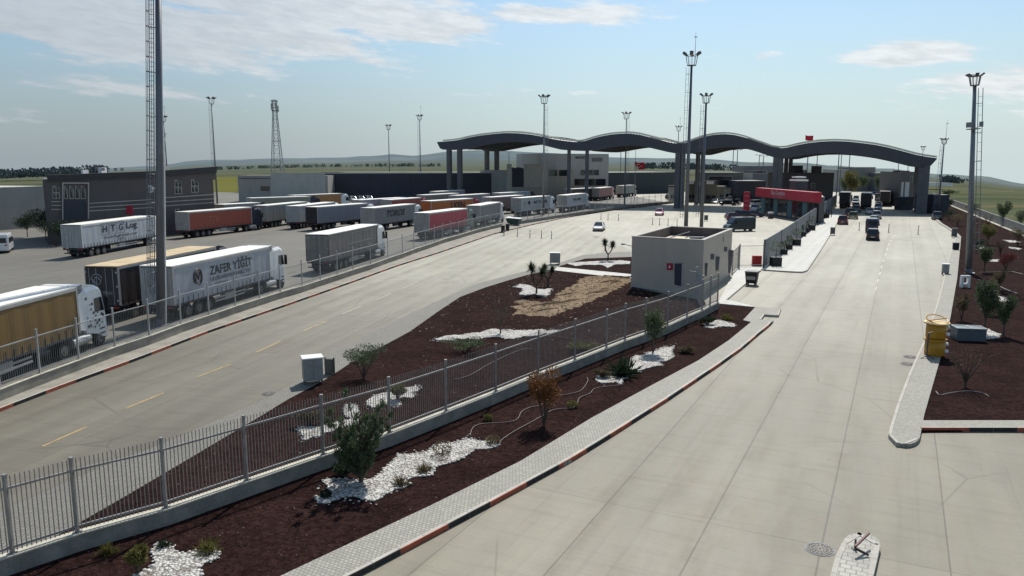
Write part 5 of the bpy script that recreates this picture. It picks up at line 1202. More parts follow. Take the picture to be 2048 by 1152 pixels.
for i, (x, yb, yt) in enumerate([(1463, 392, 262), (1471, 398, 272), (1515, 392, 282), (1523, 398, 284), (1611, 388, 285), (1630, 394, 272), (1672, 404, 268), (1678, 392, 276), (1694, 398, 272), (1793, 384, 292), (1812, 386, 300), (1018, 384, 276), (1240, 386, 262)]):
    a = P(x, yb); f_ = plane(a, P(x + 10, yb)); zt = f_(x, yt + 28).z
    r = empty('lamp_post', a, 0, 'slim lamp post seen through the canopy, ' + ['left of the tall terminal hall', 'before the olive grey hall', 'over the tall terminal hall', 'second over the terminal hall', 'left above the dark house', 'over the dark house roof units', 'right edge of the dark house', 'just behind the louvred fence end', 'left of the tall pale middle hall', 'before the low grey far hall', 'over the control building', 'under the first arch by the office', 'right of the upper grey block'][i], 'lamp post', 'lamp posts beyond the canopy')
    mb = MB(); mb.tube([(0, 0, 0), (0, 0, zt)], [.22, .12], 8); mb.build('pole', M_mast, r)
    mb = MB(); mb.beam((-1.2, 0, zt), (1.2, 0, zt), .12, .1); mb.box(-1.5, -.8, -.2, .2, zt, zt + .15); mb.box(.8, 1.5, -.2, .2, zt, zt + .15); mb.build('lamp_head', M_mast, r)
# lattice tower
a = P(557, 381); f_ = plane(a, P(567, 381)); zt = f_(557, 200).z
r = empty('lattice_tower', a, 0, 'steel lattice telecom tower behind the pale grey hall', 'tower')
mb = MB(); legs = []
def lw_(z): return 2.6 - 1.75 * min(1, z / (zt * .82))
for sx, sy in ((-1, -1), (1, -1), (1, 1), (-1, 1)):
    prev = None
    for i in range(13):
        z = zt * i / 12; h = lw_(z); p = (sx * h, sy * h, z)
        if prev: mb.beam(prev, p, .2, .2)
        prev = p
mb.build('legs', M_galv, r)
mb = MB()
for i in range(12):
    z0, z1 = zt * i / 12, zt * (i + 1) / 12; h0, h1 = lw_(z0), lw_(z1)
    c0 = [(-h0, -h0, z0), (h0, -h0, z0), (h0, h0, z0), (-h0, h0, z0)]; c1 = [(-h1, -h1, z1), (h1, -h1, z1), (h1, h1, z1), (-h1, h1, z1)]
    for k in range(4): mb.beam(c1[k], c1[(k + 1) % 4], .1, .12); mb.beam(c0[k], c1[(k + 1) % 4], .09, .09); mb.beam(c0[(k + 1) % 4], c1[k], .09, .09)
mb.build('bracing', M_galv, r)
for z, s_ in ((zt - .5, 1.6), (zt - 4.5, 1.5), (zt * .55, 2.0)):
    mb = MB(); mb.lathe([(.8, 0), (s_, 0), (s_, .15), (.8, .15)], 10, (0, 0, z)); mb.build('platform', M_steel, r)
for i in range(5):
    u = i * 1.3; mb = MB(); mb.tube([(1.5 * math.cos(u), 1.5 * math.sin(u), zt - 5 + i * .3), (1.5 * math.cos(u), 1.5 * math.sin(u), zt - 2.4 + i * .3)], .25, 6); mb.build('antenna', M_bpale, r)

# ------------------------------------------------------------------ small flat technical building
g0, g1, g2 = P(1264, 577), P(1408, 601), P(1461, 557)
ZT = 4.75
t0, t1, t2, t3 = P(1264, 472, ZT), P(1408, 479.5, ZT), P(1465, 457, ZT), P(1349, 450, ZT)
c = [Vector((p.x, p.y, 0)) for p in (t0, t1, t2)]; c.append(c[0] + (c[2] - c[1]))
tb = empty('technical_building', c[0], 0, 'small flat roofed grey building between the two lanes with an open parapet roof', 'building'); og = c[0].copy()
rel = [p - og for p in c]; cen = sum(rel, Vector()) / 4
def inset(t): 
    out = []
    for i in range(4):
        p = rel[i]; u = (rel[(i + 1) % 4] - p).normalized(); v = (rel[i - 1] - p).normalized(); out.append(p + (u + v) * t)
    return out
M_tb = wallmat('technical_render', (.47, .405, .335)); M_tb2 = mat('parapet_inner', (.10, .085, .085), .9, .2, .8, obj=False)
mb = MB(); mb.prism([(p.x, p.y) for p in rel], 0, ZT - 1.0); mb.build('wall', M_tb, tb)
ins = inset(.24); mb = MB()
for i in range(4):
    j = (i + 1) % 4; a_, b_, c_, d_ = rel[i], rel[j], ins[j], ins[i]
    mb.add([(p.x, p.y, z) for z in (ZT - 1.0, ZT - .06) for p in (a_, b_, c_, d_)], [(0, 1, 5, 4), (1, 2, 6, 5), (2, 3, 7, 6), (3, 0, 4, 7), (4, 5, 6, 7)])
mb.build('parapet', M_tb, tb)
out = inset(-.05); ins2 = inset(.30); mb = MB()
for i in range(4):
    j = (i + 1) % 4; a_, b_, c_, d_ = out[i], out[j], ins2[j], ins2[i]
    mb.add([(p.x, p.y, z) for z in (ZT - .06, ZT) for p in (a_, b_, c_, d_)], [(0, 3, 2, 1), (0, 1, 5, 4), (1, 2, 6, 5), (2, 3, 7, 6), (3, 0, 4, 7), (4, 5, 6, 7)])
mb.build('parapet_cap', M_trim, tb)
mb = MB(); mb.add([(p.x, p.y, ZT - .94) for p in inset(.25)], [(0, 1, 2, 3)]); mb.build('roof', mat('roof_membrane', (.62, .55, .40), .8, .12, .7, obj=False), tb)
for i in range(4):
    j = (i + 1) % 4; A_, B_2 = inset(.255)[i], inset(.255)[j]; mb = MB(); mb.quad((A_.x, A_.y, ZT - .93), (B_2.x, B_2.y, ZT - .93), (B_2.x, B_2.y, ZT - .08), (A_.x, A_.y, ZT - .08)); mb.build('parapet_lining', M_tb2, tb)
mid = lambda u, v: rel[0] + (rel[1] - rel[0]) * u + (rel[3] - rel[0]) * v
for (u0, v0, u1, v1) in ((.22, .25, .45, .75), (.45, .75, .62, .28)):
    mb = MB(); A_, B_2 = mid(u0, v0), mid(u1, v1); mb.tube([(A_.x, A_.y, ZT - .7), (B_2.x, B_2.y, ZT - .25)], .05, 6); mb.build('roof_pipe', M_steel, tb)
mb = MB(); A_ = mid(.6, .62); mb.box(A_.x - .5, A_.x + .9, A_.y - .3, A_.y + .3, ZT - .94, ZT - .55); mb.build('roof_vent', M_steel, tb, bevel=.03)
q, win, ff = facade(tb, c[0], c[1], og)
dr = q('door', 1349.5, 526.5, 1365.5, 569, M_bdark2, .05, y1b=573); 
q('door_frame', 1348.3, 525.2, 1366.8, 526.5, M_trim, .06, y1b=526.7, y0b=525.4)
sg = q('safety_sign', 1334, 526, 1346, 540, M_red, .05)
mb = MB(); pp = ff(1340, 533, .07) - og; mb.add([(pp.x - .12, pp.y, pp.z - .12), (pp.x + .12, pp.y, pp.z - .12), (pp.x, pp.y, pp.z + .14)], [(0, 1, 2)]); mb.build('symbol', M_white, sg)
q('plinth', 1264, 573, 1408, 577, M_bdark2, .06, y0b=597, y1b=601.5)
q2, win2, f2 = facade(tb, c[1], c[2], og)
def sidebox(nm, x0, y0, x1, y1, m): q2(nm, x0, y0, x1, y1, m, .05)
sidebox('window', 1408 + 1.5, 526, 1412.5, 552, M_bdark2); sidebox('window', 1421, 508, 1427, 519, M_bdark2); sidebox('window', 1448, 494, 1453, 503, M_bdark2); sidebox('door', 1431, 513, 1436, 541, M_bdark2); sidebox('door', 1456.5, 500, 1460.5, 546, M_bdark2)
sidebox('cable_box', 1446, 472, 1448.5, 485, M_trim)
mb = MB(); pp = ff(1264, 492, .1) - og; mb.beam(pp, pp + Vector((-.75, -.15, .2)), .06, .06); mb.box(pp.x - .95, pp.x - .65, pp.y - .25, pp.y - .05, pp.z + .12, pp.z + .26); mb.build('security_camera', M_bpale, tb)
# ------------------------------------------------------------------ planting
M_lf1 = leaf('pine_needles', (.085, .12, .06)); M_lf2 = leaf('olive_leaves', (.10, .13, .065)); M_lf3 = leaf('autumn_leaves', (.20, .085, .025)); M_lf4 = leaf('yellow_green_leaves', (.16, .15, .045))
M_lf5 = leaf('dark_leaves', (.03, .05, .025)); M_lf6 = leaf('dry_leaves', (.14, .11, .06)); M_lf7 = leaf('red_leaves', (.13, .02, .02)); M_bark = mat('bark', (.085, .065, .05), .9, .3, 6); M_twig = mat('dry_twigs', (.16, .12, .09), .9, .25, 5)
def leaves(mb, cen, rad, n, size, rs, long_=1.0, up=.0, hollow=.35):
    cx, cy, cz = cen; rx, ry, rz = rad
    for _ in range(n):
        while True:
            x, y, z = rs.uniform(-1, 1), rs.uniform(-1, 1), rs.uniform(-1, 1); q = x * x + y * y + z * z
            if hollow * hollow < q < 1: break
        p = Vector((cx + x * rx, cy + y * ry, cz + z * rz))
        d = Vector((x + rs.gauss(0, .5), y + rs.gauss(0, .5), z + up + rs.gauss(0, .5))).normalized()
        s_ = d.cross(Vector((rs.gauss(0, 1), rs.gauss(0, 1), rs.gauss(0, 1)))).normalized(); L = size * long_ * rs.uniform(.6, 1.4); w_ = size * rs.uniform(.25, .5)
        mb.add([p - d * L * .5, p + s_ * w_ * .5, p + d * L * .5, p - s_ * w_ * .5], [(0, 1, 2, 3)])
def plant(name, px, py, h, wd, kind, label, cat, seed, m=None, group=None, tm=None):
    rs = random.Random(seed); a = P(px, py, .05); r = empty(name, a, 0, label, cat, group); tm = tm or M_bark
    if kind == 'pine':                # several upright leaders with needle tufts
        tr = MB(); lf = MB()
        tr.tube([(0, 0, 0), (.02, 0, h * .3), (0, .03, h * .7)], [.09, .07, .02], 7)
        nb = 74
        for i in range(nb):
            t = rs.uniform(.10, 1) ; u = rs.uniform(0, 6.283); lean = wd * .5 * (.35 + .65 * t ** .7) * rs.uniform(.45, 1.1) + .03
            z0 = h * t * .6 * rs.uniform(.5, 1); tip = (lean * math.cos(u) + .12 * (rs.random() - .5), lean * math.sin(u), min(h * 1.02, z0 + h * rs.uniform(.16, .36)))
            tr.tube([(0, 0, z0 * .8), (tip[0] * .6, tip[1] * .6, (z0 + tip[2]) / 2), tip], [.03, .02, .008], 4)
            for k in range(3): f = .35 + .3 * k; leaves(lf, (tip[0] * f, tip[1] * f, z0 * .8 + (tip[2] - z0 * .8) * f + .03), (.12, .12, .17), 24, .10, rs, 1.7, .6, 0)
            leaves(lf, tip, (.10, .10, .16), 34, .10, rs, 1.8, 1.0, 0)
        tr.build('trunk', tm, r); lf.build('crown', m or M_lf1, r)
    elif kind in ('olive', 'autumn', 'bush'):
        tr = MB(); lf = MB(); st = 1 if kind == 'olive' else 4
        zc = h * (.5 if kind != 'bush' else .3)
        for k in range(7 if kind != 'bush' else 6):
            u = k * 2.4 + rs.random(); rr = wd * .38 * rs.uniform(.3, 1); tip = (rr * math.cos(u), rr * math.sin(u), h * rs.uniform(.55, .95))
            b0 = (0, 0, h * .25 if kind == 'olive' else 0)
            tr.tube([b0, (tip[0] * .5, tip[1] * .5, (b0[2] + tip[2]) * .5), tip], [.035, .022, .008], 4)
            dens = {'olive': 260, 'autumn': 190, 'bush': 200}[kind]; fs_ = max(1.0, h / 2.2)
            leaves(lf, (tip[0], tip[1], tip[2] - h * .05), (wd * .24, wd * .24, h * .17), dens, .11 * fs_, rs, 1.2, .3, .1)
            leaves(lf, (tip[0] * .6, tip[1] * .6, tip[2] * .72), (wd * .2, wd * .2, h * .16), dens // 2, .10 * fs_, rs, 1.2, .3, .1)
        if kind == 'olive': tr.tube([(0, 0, 0), (.02, .02, h * .28)], [.07, .05], 6)
        tr.build('trunk' if kind != 'bush' else 'stems', tm, r); lf.build('crown', m or M_lf2, r)
    elif kind == 'bare':
        tr = MB(); tr.tube([(0, 0, 0), (.03, 0, h * .3)], [.06, .045], 6)
        for k in range(16):
            u = k * 2.4; rr = wd * .5 * rs.uniform(.4, 1); tip = Vector((rr * math.cos(u), rr * math.sin(u), h * rs.uniform(.6, 1)))
            midp = Vector((tip.x * .45, tip.y * .45, h * .5)); tr.tube([(0, 0, h * rs.uniform(.1, .3)), midp, tip], [.03, .018, .007], 4)
            for q_ in range(3): tr.tube([midp.lerp(tip, .3 * q_ + .1), midp.lerp(tip, .3 * q_ + .1) + Vector((rs.gauss(0, .2), rs.gauss(0, .2), rs.uniform(.1, .4)))], [.012, .005], 3)
        tr.build('branches', tm, r)
        lf = MB(); leaves(lf, (0, 0, h * .68), (wd * .45, wd * .45, h * .3), 120, .07, rs); lf.build('leaves', m or M_lf6, r)
    elif kind == 'yucca':             # branching stem with spiky heads
        tr = MB(); lf = MB(); nb = 4; tr.tube([(0, 0, 0), (0, 0, h * .35)], [.09, .07], 7)
        for k in range(nb):
            u = k * 1.7 + .4; rr = wd * .32; tip = Vector((rr * math.cos(u), rr * math.sin(u) * .6, h * (.72 + .07 * (k % 3)))); tr.tube([(0, 0, h * .3), (tip.x * .8, tip.y * .8, h * .5), tip], [.06, .05, .04], 6)
            for i in range(150):
                a1, e1 = rs.uniform(0, 6.283), rs.uniform(-.7, 1.5); L = wd * .36 * rs.uniform(.6, 1.1); d = Vector((math.cos(a1) * math.cos(e1), math.sin(a1) * math.cos(e1), math.sin(e1))); s_ = d.cross(Vector((0, 0, 1))).normalized() * .045
                lf.add([tip - s_, tip + s_, tip + d * L], [(0, 1, 2)])
        tr.build('trunk', tm, r); lf.build('leaf_head', m or M_lf5, r)
    elif kind in ('grass', 'palm'):
        lf = MB()
        for i in range(110 if kind == 'grass' else 130):
            a1, e1 = rs.uniform(0, 6.283), rs.uniform(.25, 1.45); L = h * rs.uniform(.6, 1.15); d = Vector((math.cos(a1) * math.cos(e1), math.sin(a1) * math.cos(e1), math.sin(e1))); s_ = d.cross(Vector((0, 0, 1))).normalized() * (.012 if kind == 'grass' else .035)
            b0 = Vector((rs.gauss(0, wd * .12), rs.gauss(0, wd * .12), 0)); m1 = b0 + d * L * .6; tp_ = b0 + d * L + Vector((0, 0, -.15 * L * math.cos(e1)))
            lf.add([b0 - s_, b0 + s_, m1 + s_, tp_, m1 - s_], [(0, 1, 2, 3, 4)])
        lf.build('leaf_blades', m or M_lf4, r)
    elif kind == 'ball':
        lf = MB(); leaves(lf, (0, 0, h * .5), (wd * .5, wd * .5, h * .5), 420, .09, rs, 1.0, .2, .7); lf.build('crown', m or M_lf2, r)
        tr = MB(); tr.tube([(0, 0, 0), (0, 0, h * .5)], .03, 5); tr.build('stem', tm, r)
    return r
plant('pine_tree', 722, 966, 3.45, 2.15, 'pine', 'bushy dark green pine on the big white pebble patch before the picket fence', 'pine tree', 3)
plant('shrub', 727, 757, 1.75, 2.2, 'bush', 'dense dark green shrub behind the fence near the electric cabinet', 'shrub', 4, M_lf1)
plant('autumn_tree', 1088, 852, 2.6, 1.5, 'autumn', 'orange leaved sapling between the picket fence and the pebble patches', 'tree', 5, M_lf3)
plant('olive_tree', 1306, 706, 2.7, 1.5, 'olive', 'round headed green sapling on pebbles before the far end of the fence', 'tree', 6, M_lf2)
plant('spiky_palm', 1246, 752, 1.2, 1.2, 'palm', 'small spiky palm left of the round headed sapling', 'plant', 7, M_lf5)
plant('bare_tree', 1001, 668, 2.4, 2.1, 'bare', 'almost bare brown sapling on the pebble strip behind the fence', 'tree', 8, M_lf6, tm=M_twig)
plant('yucca', 1073, 588, 2.6, 2.0, 'yucca', 'branching yucca with three spiky heads beside the lane bend', 'plant', 9)
plant('yucca', 1096, 572, 2.0, 1.4, 'yucca', 'smaller yucca right of the branching one, under the white cabinet', 'plant', 19)
plant('yucca', 1216, 522, 2.5, 1.9, 'yucca', 'lone yucca standing before the left wall of the small flat building', 'plant', 10)
plant('clipped_bush', 885, 912, .62, .75, 'ball', 'round olive bush at the middle of the big pebble patch', 'bush', 11, M_lf6)
plant('clipped_bush', 986, 888, .36, .6, 'ball', 'flat dry bush at the right tip of the big pebble patch', 'bush', 12, M_lf6)
plant('clipped_bush', 1145, 815, .32, .55, 'ball', 'yellow flowering cushion plant by the irrigation hose', 'bush', 13, M_lf4)
plant('grass_tuft', 848, 945, .4, .5, 'grass', 'pale grass tuft at the right edge of the big pebble patch', 'grass', 14, M_lf6)
plant('grass_tuft', 802, 970, .42, .6, 'grass', 'grass tuft on the pebbles right of the pine', 'grass', 15, M_lf6)
plant('shrub', 690, 955, .7, 1.0, 'bush', 'low spreading shrub left of the pine foot', 'shrub', 16, M_lf5)
plant('clipped_bush', 651, 995, .28, .42, 'ball', 'tiny dark bush at the left tip of the big pebble patch', 'bush', 17, M_lf5)
plant('grass_tuft', 418, 1106, .5, .6, 'grass', 'green grass tuft on the star shaped pebble patch, right arm', 'grass', 18, M_lf4)
plant('shrub', 276, 1148, .8, .6, 'bush', 'thin green shrub left of the star shaped pebble patch', 'shrub', 20, M_lf4)
plant('grass_tuft', 217, 1108, .4, .4, 'grass', 'small weed by the wall foot, bottom left', 'grass', 21, M_lf4)
plant('grass_tuft', 328, 1096, .3, .4, 'grass', 'dark tuft on the upper arm of the star shaped pebble patch', 'grass', 22, M_lf5)
plant('shrub', 930, 706, .75, 2.6, 'bush', 'low wide grey green shrub just behind the fence', 'shrub', 23, M_lf2)
plant('shrub', 795, 800, .7, .9, 'bush', 'yellowish shrub on the pebbles behind the fence, right of the pine top', 'shrub', 24, M_lf4)
plant('shrub', 620, 850, .6, 1.2, 'bush', 'small weedy shrub behind the fence left of the pebbles', 'shrub', 25, M_lf6)
plant('shrub', 1165, 700, .45, 2.0, 'bush', 'thin yellowish ground shrub behind the middle of the fence', 'shrub', 26, M_lf4)
plant('clipped_bush', 976, 841, .3, .4, 'ball', 'small green bush beside the looping hose', 'bush', 27, M_lf4)
plant('shrub', 1415, 650, .55, 1.1, 'bush', 'dark green shrub at the left of the last pebble patch', 'shrub', 28, M_lf5)
plant('grass_tuft', 1453, 640, .6, .7, 'grass', 'yellow green grass on the last pebble patch', 'grass', 29, M_lf4)
plant('shrub', 1205, 756, .45, .9, 'bush', 'low brown shrub at the left end of the long pebble patch', 'shrub', 30, M_lf6)
plant('shrub', 1372, 706, .4, 1.1, 'bush', 'thin twiggy shrub at the right end of the long pebble patch', 'shrub', 31, M_lf6)
# right-hand bed
GR = 'saplings in the right-hand mulch bed'
for i, (x, y, h, w_, k, m_, l) in enumerate([(1923, 642, 2.3, 1.0, 'bush', M_lf6, 'thin pale sapling just above the grey crate'), (1968, 668, 3.6, 1.6, 'olive', M_lf2, 'taller green sapling right of the grey crate'), (1978, 628, 2.6, 1.4, 'autumn', M_lf6, 'brownish sapling behind the taller green one'), (2006, 672, 2.6, 1.2, 'olive', M_lf2, 'green sapling rightmost on the crate pebble patch'),
        (1996, 585, 1.9, 1.2, 'bush', M_lf6, 'small dry plant on the middle right pebble patch'), (1930, 775, 2.0, 2.0, 'bare', M_lf4, 'sprawling twiggy shrub below the grey crate'), (1968, 545, 2.8, 1.8, 'olive', M_lf2, 'green sapling right of the mast foot'), (2010, 540, 1.7, 1.9, 'bush', M_lf7, 'red leaved shrub in the right bed'),
        (1975, 490, 3.0, 2.0, 'olive', M_lf4, 'yellow green shrub by the small pebble spots'), (2000, 512, 2.4, 1.8, 'bare', M_lf6, 'grey sapling behind the red leaved shrub'), (2035, 492, 2.6, 2.2, 'bush', M_lf6, 'dry shrub near the right frame edge'), (1955, 500, 1.6, 2.2, 'bush', M_lf5, 'dark ground shrub right of the mast'),
        (2005, 450, 4.2, 2.6, 'olive', M_lf2, 'small tree against the boundary wall'), (1975, 458, 3.0, 2.6, 'bare', M_lf6, 'bare sapling before the boundary wall'), (1915, 452, 2.4, 3.0, 'bush', M_lf6, 'brown shrub between the pavement end and the mast'), (1898, 441, 2.6, 3.0, 'bush', M_lf5, 'dark shrub at the pavement head'), (1945, 432, 2.8, 3.4, 'bush', M_lf5, 'dark shrubs by the wall behind the mast'), (2040, 455, 3.0, 2.6, 'bush', M_lf5, 'dark shrub on the wall foot at the right edge'), (1890, 425, 4.5, 3.2, 'olive', M_lf5, 'dark tree beside the guard house')]):
    plant('sapling' if k != 'bush' else 'shrub', x, y, h, w_, k, l, 'tree' if k != 'bush' else 'shrub', 60 + i, m_, GR)
# potted plants along the louvred fence
GP = 'potted shrubs along the louvred fence'
for i, (x, y, s_, l) in enumerate([(1551, 531, 1.25, 'largest potted shrub, nearest the open end of the louvred fence'), (1568, 508, .8, 'second potted shrub from the near end of the louvred fence'), (1578, 498, .85, 'third potted shrub from the near end of the louvred fence'), (1593, 490, 1.1, 'fourth potted shrub, with a round head, along the louvred fence'),
        (1606, 472, .85, 'fifth potted shrub from the near end of the louvred fence'), (1613, 464, .9, 'sixth potted shrub from the near end of the louvred fence'), (1623, 460, 1.15, 'seventh potted shrub, dark and round, near the corner post'), (1641, 444, 1.1, 'farthest potted shrub, beside the black chairs at the louvred fence')]):
    a = P(x, y, .13); r = empty('potted_shrub', a, 0, l, 'planter', GP); rs = random.Random(90 + i)
    mb = MB(); mb.box(-.42 * s_, .42 * s_, -.42 * s_, .42 * s_, 0, .75 * s_); mb.build('planter_box', M_black, r, bevel=.04)
    mb = MB(); mb.tube([(0, 0, .7 * s_), (0, 0, 1.3 * s_)], .05, 5); mb.build('stem', M_bark, r)
    mb = MB(); leaves(mb, (0, 0, 1.62 * s_), (.62 * s_, .62 * s_, .5 * s_), 300, .16, rs, 1, .2, .3); mb.build('crown', M_lf1, r)
a = P(1650, 437, .1); r = empty('parasol_table', a, 0, 'dark folded cafe tables heaped at the far end of the louvred fence', 'furniture')
mb = MB()
for k in range(5): mb.box(-.9 + k * .5, -.5 + k * .5, -.4 + k * .5, .1 + k * .5, 0, .8 + .25 * (k % 2)); mb.beam((-.8 + k * .5, -.3, .3), (-.6 + k * .5, .6, 1.7), .06, .5)
mb.build('stacked_tables', M_black, r)
# trees near the charcoal building and the far left wood
for i, (x, y, h, w_, l) in enumerate([(55, 474, 4.0, 4.2, 'young tree before the plain grey hall'), (92, 480, 4.6, 4.6, 'dark bushy tree left of the building portal'), (112, 492, 3.6, 5.0, 'dark bush left of the white lettered trailer'), (128, 490, 3.4, 4.4, 'dark bush touching the white lettered trailer')]):
    plant('tree', x, y, h, w_, 'olive' if i < 2 else 'bush', l, 'tree', 120 + i, M_lf5)
for i, (x, y, l) in enumerate([(1690, 396, 'pale palm by the far left of the exit apron'), (1725, 389, 'palm with pale crown beyond the exit apron'), (1757, 388, 'green palm in front of the low grey far hall'), (1782, 390, 'palm left of the control building'), (1700, 402, 'green slender tree beside the queueing dark lorry')]):
    plant('palm_tree', x, y, 7 if i < 4 else 9, 5, 'olive', l, 'palm', 140 + i, [M_lf2, M_lf2, M_lf2, M_lf2, M_lf4][i])
def wood(name, pts, label, n, hh, m, seed):
    rs = random.Random(seed); mb = MB()
    for k in range(n):
        t = rs.random(); i = min(int(t * (len(pts) - 1)), len(pts) - 2); f = t * (len(pts) - 1) - i
        x = pts[i][0] + (pts[i + 1][0] - pts[i][0]) * f; y = pts[i][1] + (pts[i + 1][1] - pts[i][1]) * f; Y = pts[i][2]
        p = PY(x, y, Y + rs.uniform(0, 60)); h = hh * rs.uniform(.5, 1.15)
        for _ in range(26):
            q = p + Vector((rs.gauss(0, h * .32), rs.gauss(0, h * .3), h * rs.uniform(.05, .95) * (1 - .0))); s_ = h * .16; u = rs.uniform(0, 3.14)
            dx = Vector((math.cos(u) * s_, math.sin(u) * s_, rs.uniform(-.3, .3) * s_)); dz = Vector((rs.uniform(-.4, .4) * s_, 0, s_))
            mb.add([q - dx, q + dz, q + dx, q - dz], [(0, 1, 2, 3)])
    mb.build(name, m, label=label, cat='wood', kind='stuff')
M_wood = leaf('far_wood_leaves', (.065, .09, .09), trans=.1); M_wood2 = leaf('far_hedge_leaves', (.10, .125, .11), trans=.1)  # far leaf colours paled and blued, with distance haze put in
wood('far_wood', [(-60, 358, 650), (20, 356, 650), (60, 354, 650), (100, 353, 650), (150, 350, 650), (215, 346, 650)], 'dark wood behind the plain grey hall at the far left', 120, 7, leaf('hazy_wood_leaves', (.085, .112, .118), trans=.1), 5)  # paler still: more haze put into the leaf colour
wood('field_hedge', [(425, 340, 900), (520, 337, 900), (650, 334, 900), (760, 333, 900), (880, 333, 900)], 'thin line of hedges and bushes across the distant fields left of the canopy', 130, 3.6, M_wood2, 6)
wood('field_hedge', [(1290, 337, 700), (1350, 338, 700), (1400, 339, 700), (1480, 342, 700)], 'dark hedge seen under the second and third canopy arches', 60, 5.5, M_wood, 7)
wood('field_hedge', [(1890, 397, 330), (1925, 402, 320), (1970, 412, 300), (2010, 424, 290), (2060, 436, 280), (2110, 445, 280)], 'scrubby green hedge beyond the boundary wall at the right', 260, 3.4, leaf('scrub_leaves', (.06, .085, .03)), 8)
wood('far_wood', [(1876, 366, 800), (1900, 368, 800), (1925, 372, 800)], 'small dark copse beyond the white farm shed at right', 22, 9, M_wood, 9)

# ------------------------------------------------------------------ pebble patches
def zz(s, ox, oy, pts): return [(ox + s * x, oy + s * y) for x, y in pts]
patches = [
 ([(305, 1092), (312, 1087), (330, 1085), (348, 1093), (356, 1102), (366, 1106), (380, 1103), (394, 1102), (405, 1098), (421, 1098), (434, 1103), (437, 1110), (432, 1118), (420, 1122), (406, 1127), (400, 1133), (404, 1150), (414, 1180), (330, 1200), (240, 1175), (268, 1150), (290, 1140), (306, 1133), (310, 1122), (306, 1105)], 'star shaped white pebble patch in the bottom left mulch'),
 (zz(.295, 540, 680, [(310, 1078), (318, 1062), (345, 1048), (395, 1040), (410, 1020), (405, 1000), (385, 985), (358, 968), (362, 950), (385, 937), (430, 935), (520, 940), (600, 948), (690, 940), (735, 910), (770, 870), (800, 850), (850, 800), (870, 772), (950, 770), (1070, 750), (1110, 715), (1160, 700), (1250, 692), (1330, 665), (1430, 680), (1500, 688), (1550, 695), (1555, 712), (1490, 735), (1400, 740), (1340, 775), (1300, 800), (1240, 828), (1180, 842), (1120, 860), (1116, 890), (1100, 912), (1040, 922), (980, 928), (935, 945), (938, 975), (905, 1000), (850, 1010), (790, 1040), (750, 1070), (700, 1088), (640, 1078), (580, 1055), (500, 1060), (430, 1085), (380, 1102), (330, 1100)]), 'big white pebble patch under the pine and the round bush'),
 (zz(.295, 540, 680, [(185, 592), (205, 582), (330, 590), (380, 565), (470, 550), (560, 530), (640, 530), (660, 570), (600, 585), (480, 600), (380, 625), (340, 650), (290, 655), (240, 680), (215, 672), (225, 640), (190, 612)]), 'white pebble patch behind the fence, seen left of the pine top'),
 (zz(.295, 540, 680, [(495, 470), (510, 440), (550, 432), (590, 445), (605, 480), (600, 515), (560, 525), (510, 510)]), 'small round pebble spot behind the fence above the pine'),
 (zz(.295, 540, 680, [(655, 410), (710, 370), (780, 355), (850, 335), (930, 320), (985, 312), (1015, 325), (1010, 345), (960, 350), (985, 375), (960, 390), (900, 385), (880, 400), (890, 440), (830, 440), (780, 430), (740, 450), (690, 455), (660, 440)]), 'ragged pebble patch behind the fence by the yellowish shrub'),
 (zz(.25, 820, 480, [(190, 790), (280, 765), (420, 752), (490, 742), (560, 738), (640, 712), (700, 710), (760, 722), (800, 712), (880, 722), (950, 718), (1060, 715), (1130, 722), (1190, 722), (1150, 742), (1080, 748), (1000, 765), (900, 768), (830, 788), (760, 788), (700, 770), (620, 775), (540, 795), (480, 792), (400, 790), (340, 802), (250, 800)]), 'long thin white pebble strip around the bare sapling'),
 (zz(.25, 820, 480, [(830, 375), (880, 352), (960, 365), (990, 385), (1060, 395), (1140, 385), (1120, 410), (1110, 440), (1060, 450), (1000, 430), (930, 440), (860, 440), (900, 410), (900, 385)]), 'scattered pebbles at the branching yucca'),
 (zz(.3038, 940, 580, [(825, 592), (850, 560), (870, 570), (905, 550), (950, 540), (985, 512), (1040, 500), (1060, 450), (1090, 430), (1130, 430), (1180, 408), (1220, 400), (1280, 372), (1320, 375), (1345, 368), (1330, 400), (1345, 440), (1300, 465), (1240, 470), (1275, 495), (1210, 500), (1150, 520), (1080, 550), (1000, 588), (1000, 620), (960, 605), (900, 612), (850, 605)]), 'long white pebble patch under the round headed sapling'),
 (zz(.3038, 940, 580, [(1545, 240), (1560, 215), (1590, 203), (1640, 198), (1680, 208), (1720, 215), (1752, 230), (1720, 240), (1660, 238), (1600, 248)]), 'last small pebble patch at the far end of the near bed'),
 ([(1132, 527), (1160, 524), (1200, 522), (1240, 521), (1262, 523), (1258, 528), (1230, 529), (1215, 536), (1205, 530), (1170, 530), (1150, 532)], 'white pebble line around the lone yucca'),
 ([(1958, 658), (1975, 657), (1998, 668), (2000, 674), (1970, 680), (1962, 672)], 'pebble patch at the foot of the taller green sapling'),
 ([(1990, 591), (2010, 595), (2027, 602), (1996, 604), (1988, 598)], 'middle right pebble patch in the mulch bed'),
 ([(1957, 495), (1968, 494), (1970, 498), (1958, 499)], 'pebble spot nearest the right mast'), ([(2006, 480), (2030, 481), (2042, 485), (2020, 485)], 'pebble spot by the dry shrub'), ([(2018, 493), (2042, 497), (2036, 500), (2018, 496)], 'pebble spot at the right frame edge'),
 ([(1975, 519), (2000, 519), (1995, 524), (1980, 523)], 'pebble spot left of the red leaved shrub')]
PEBN = 0
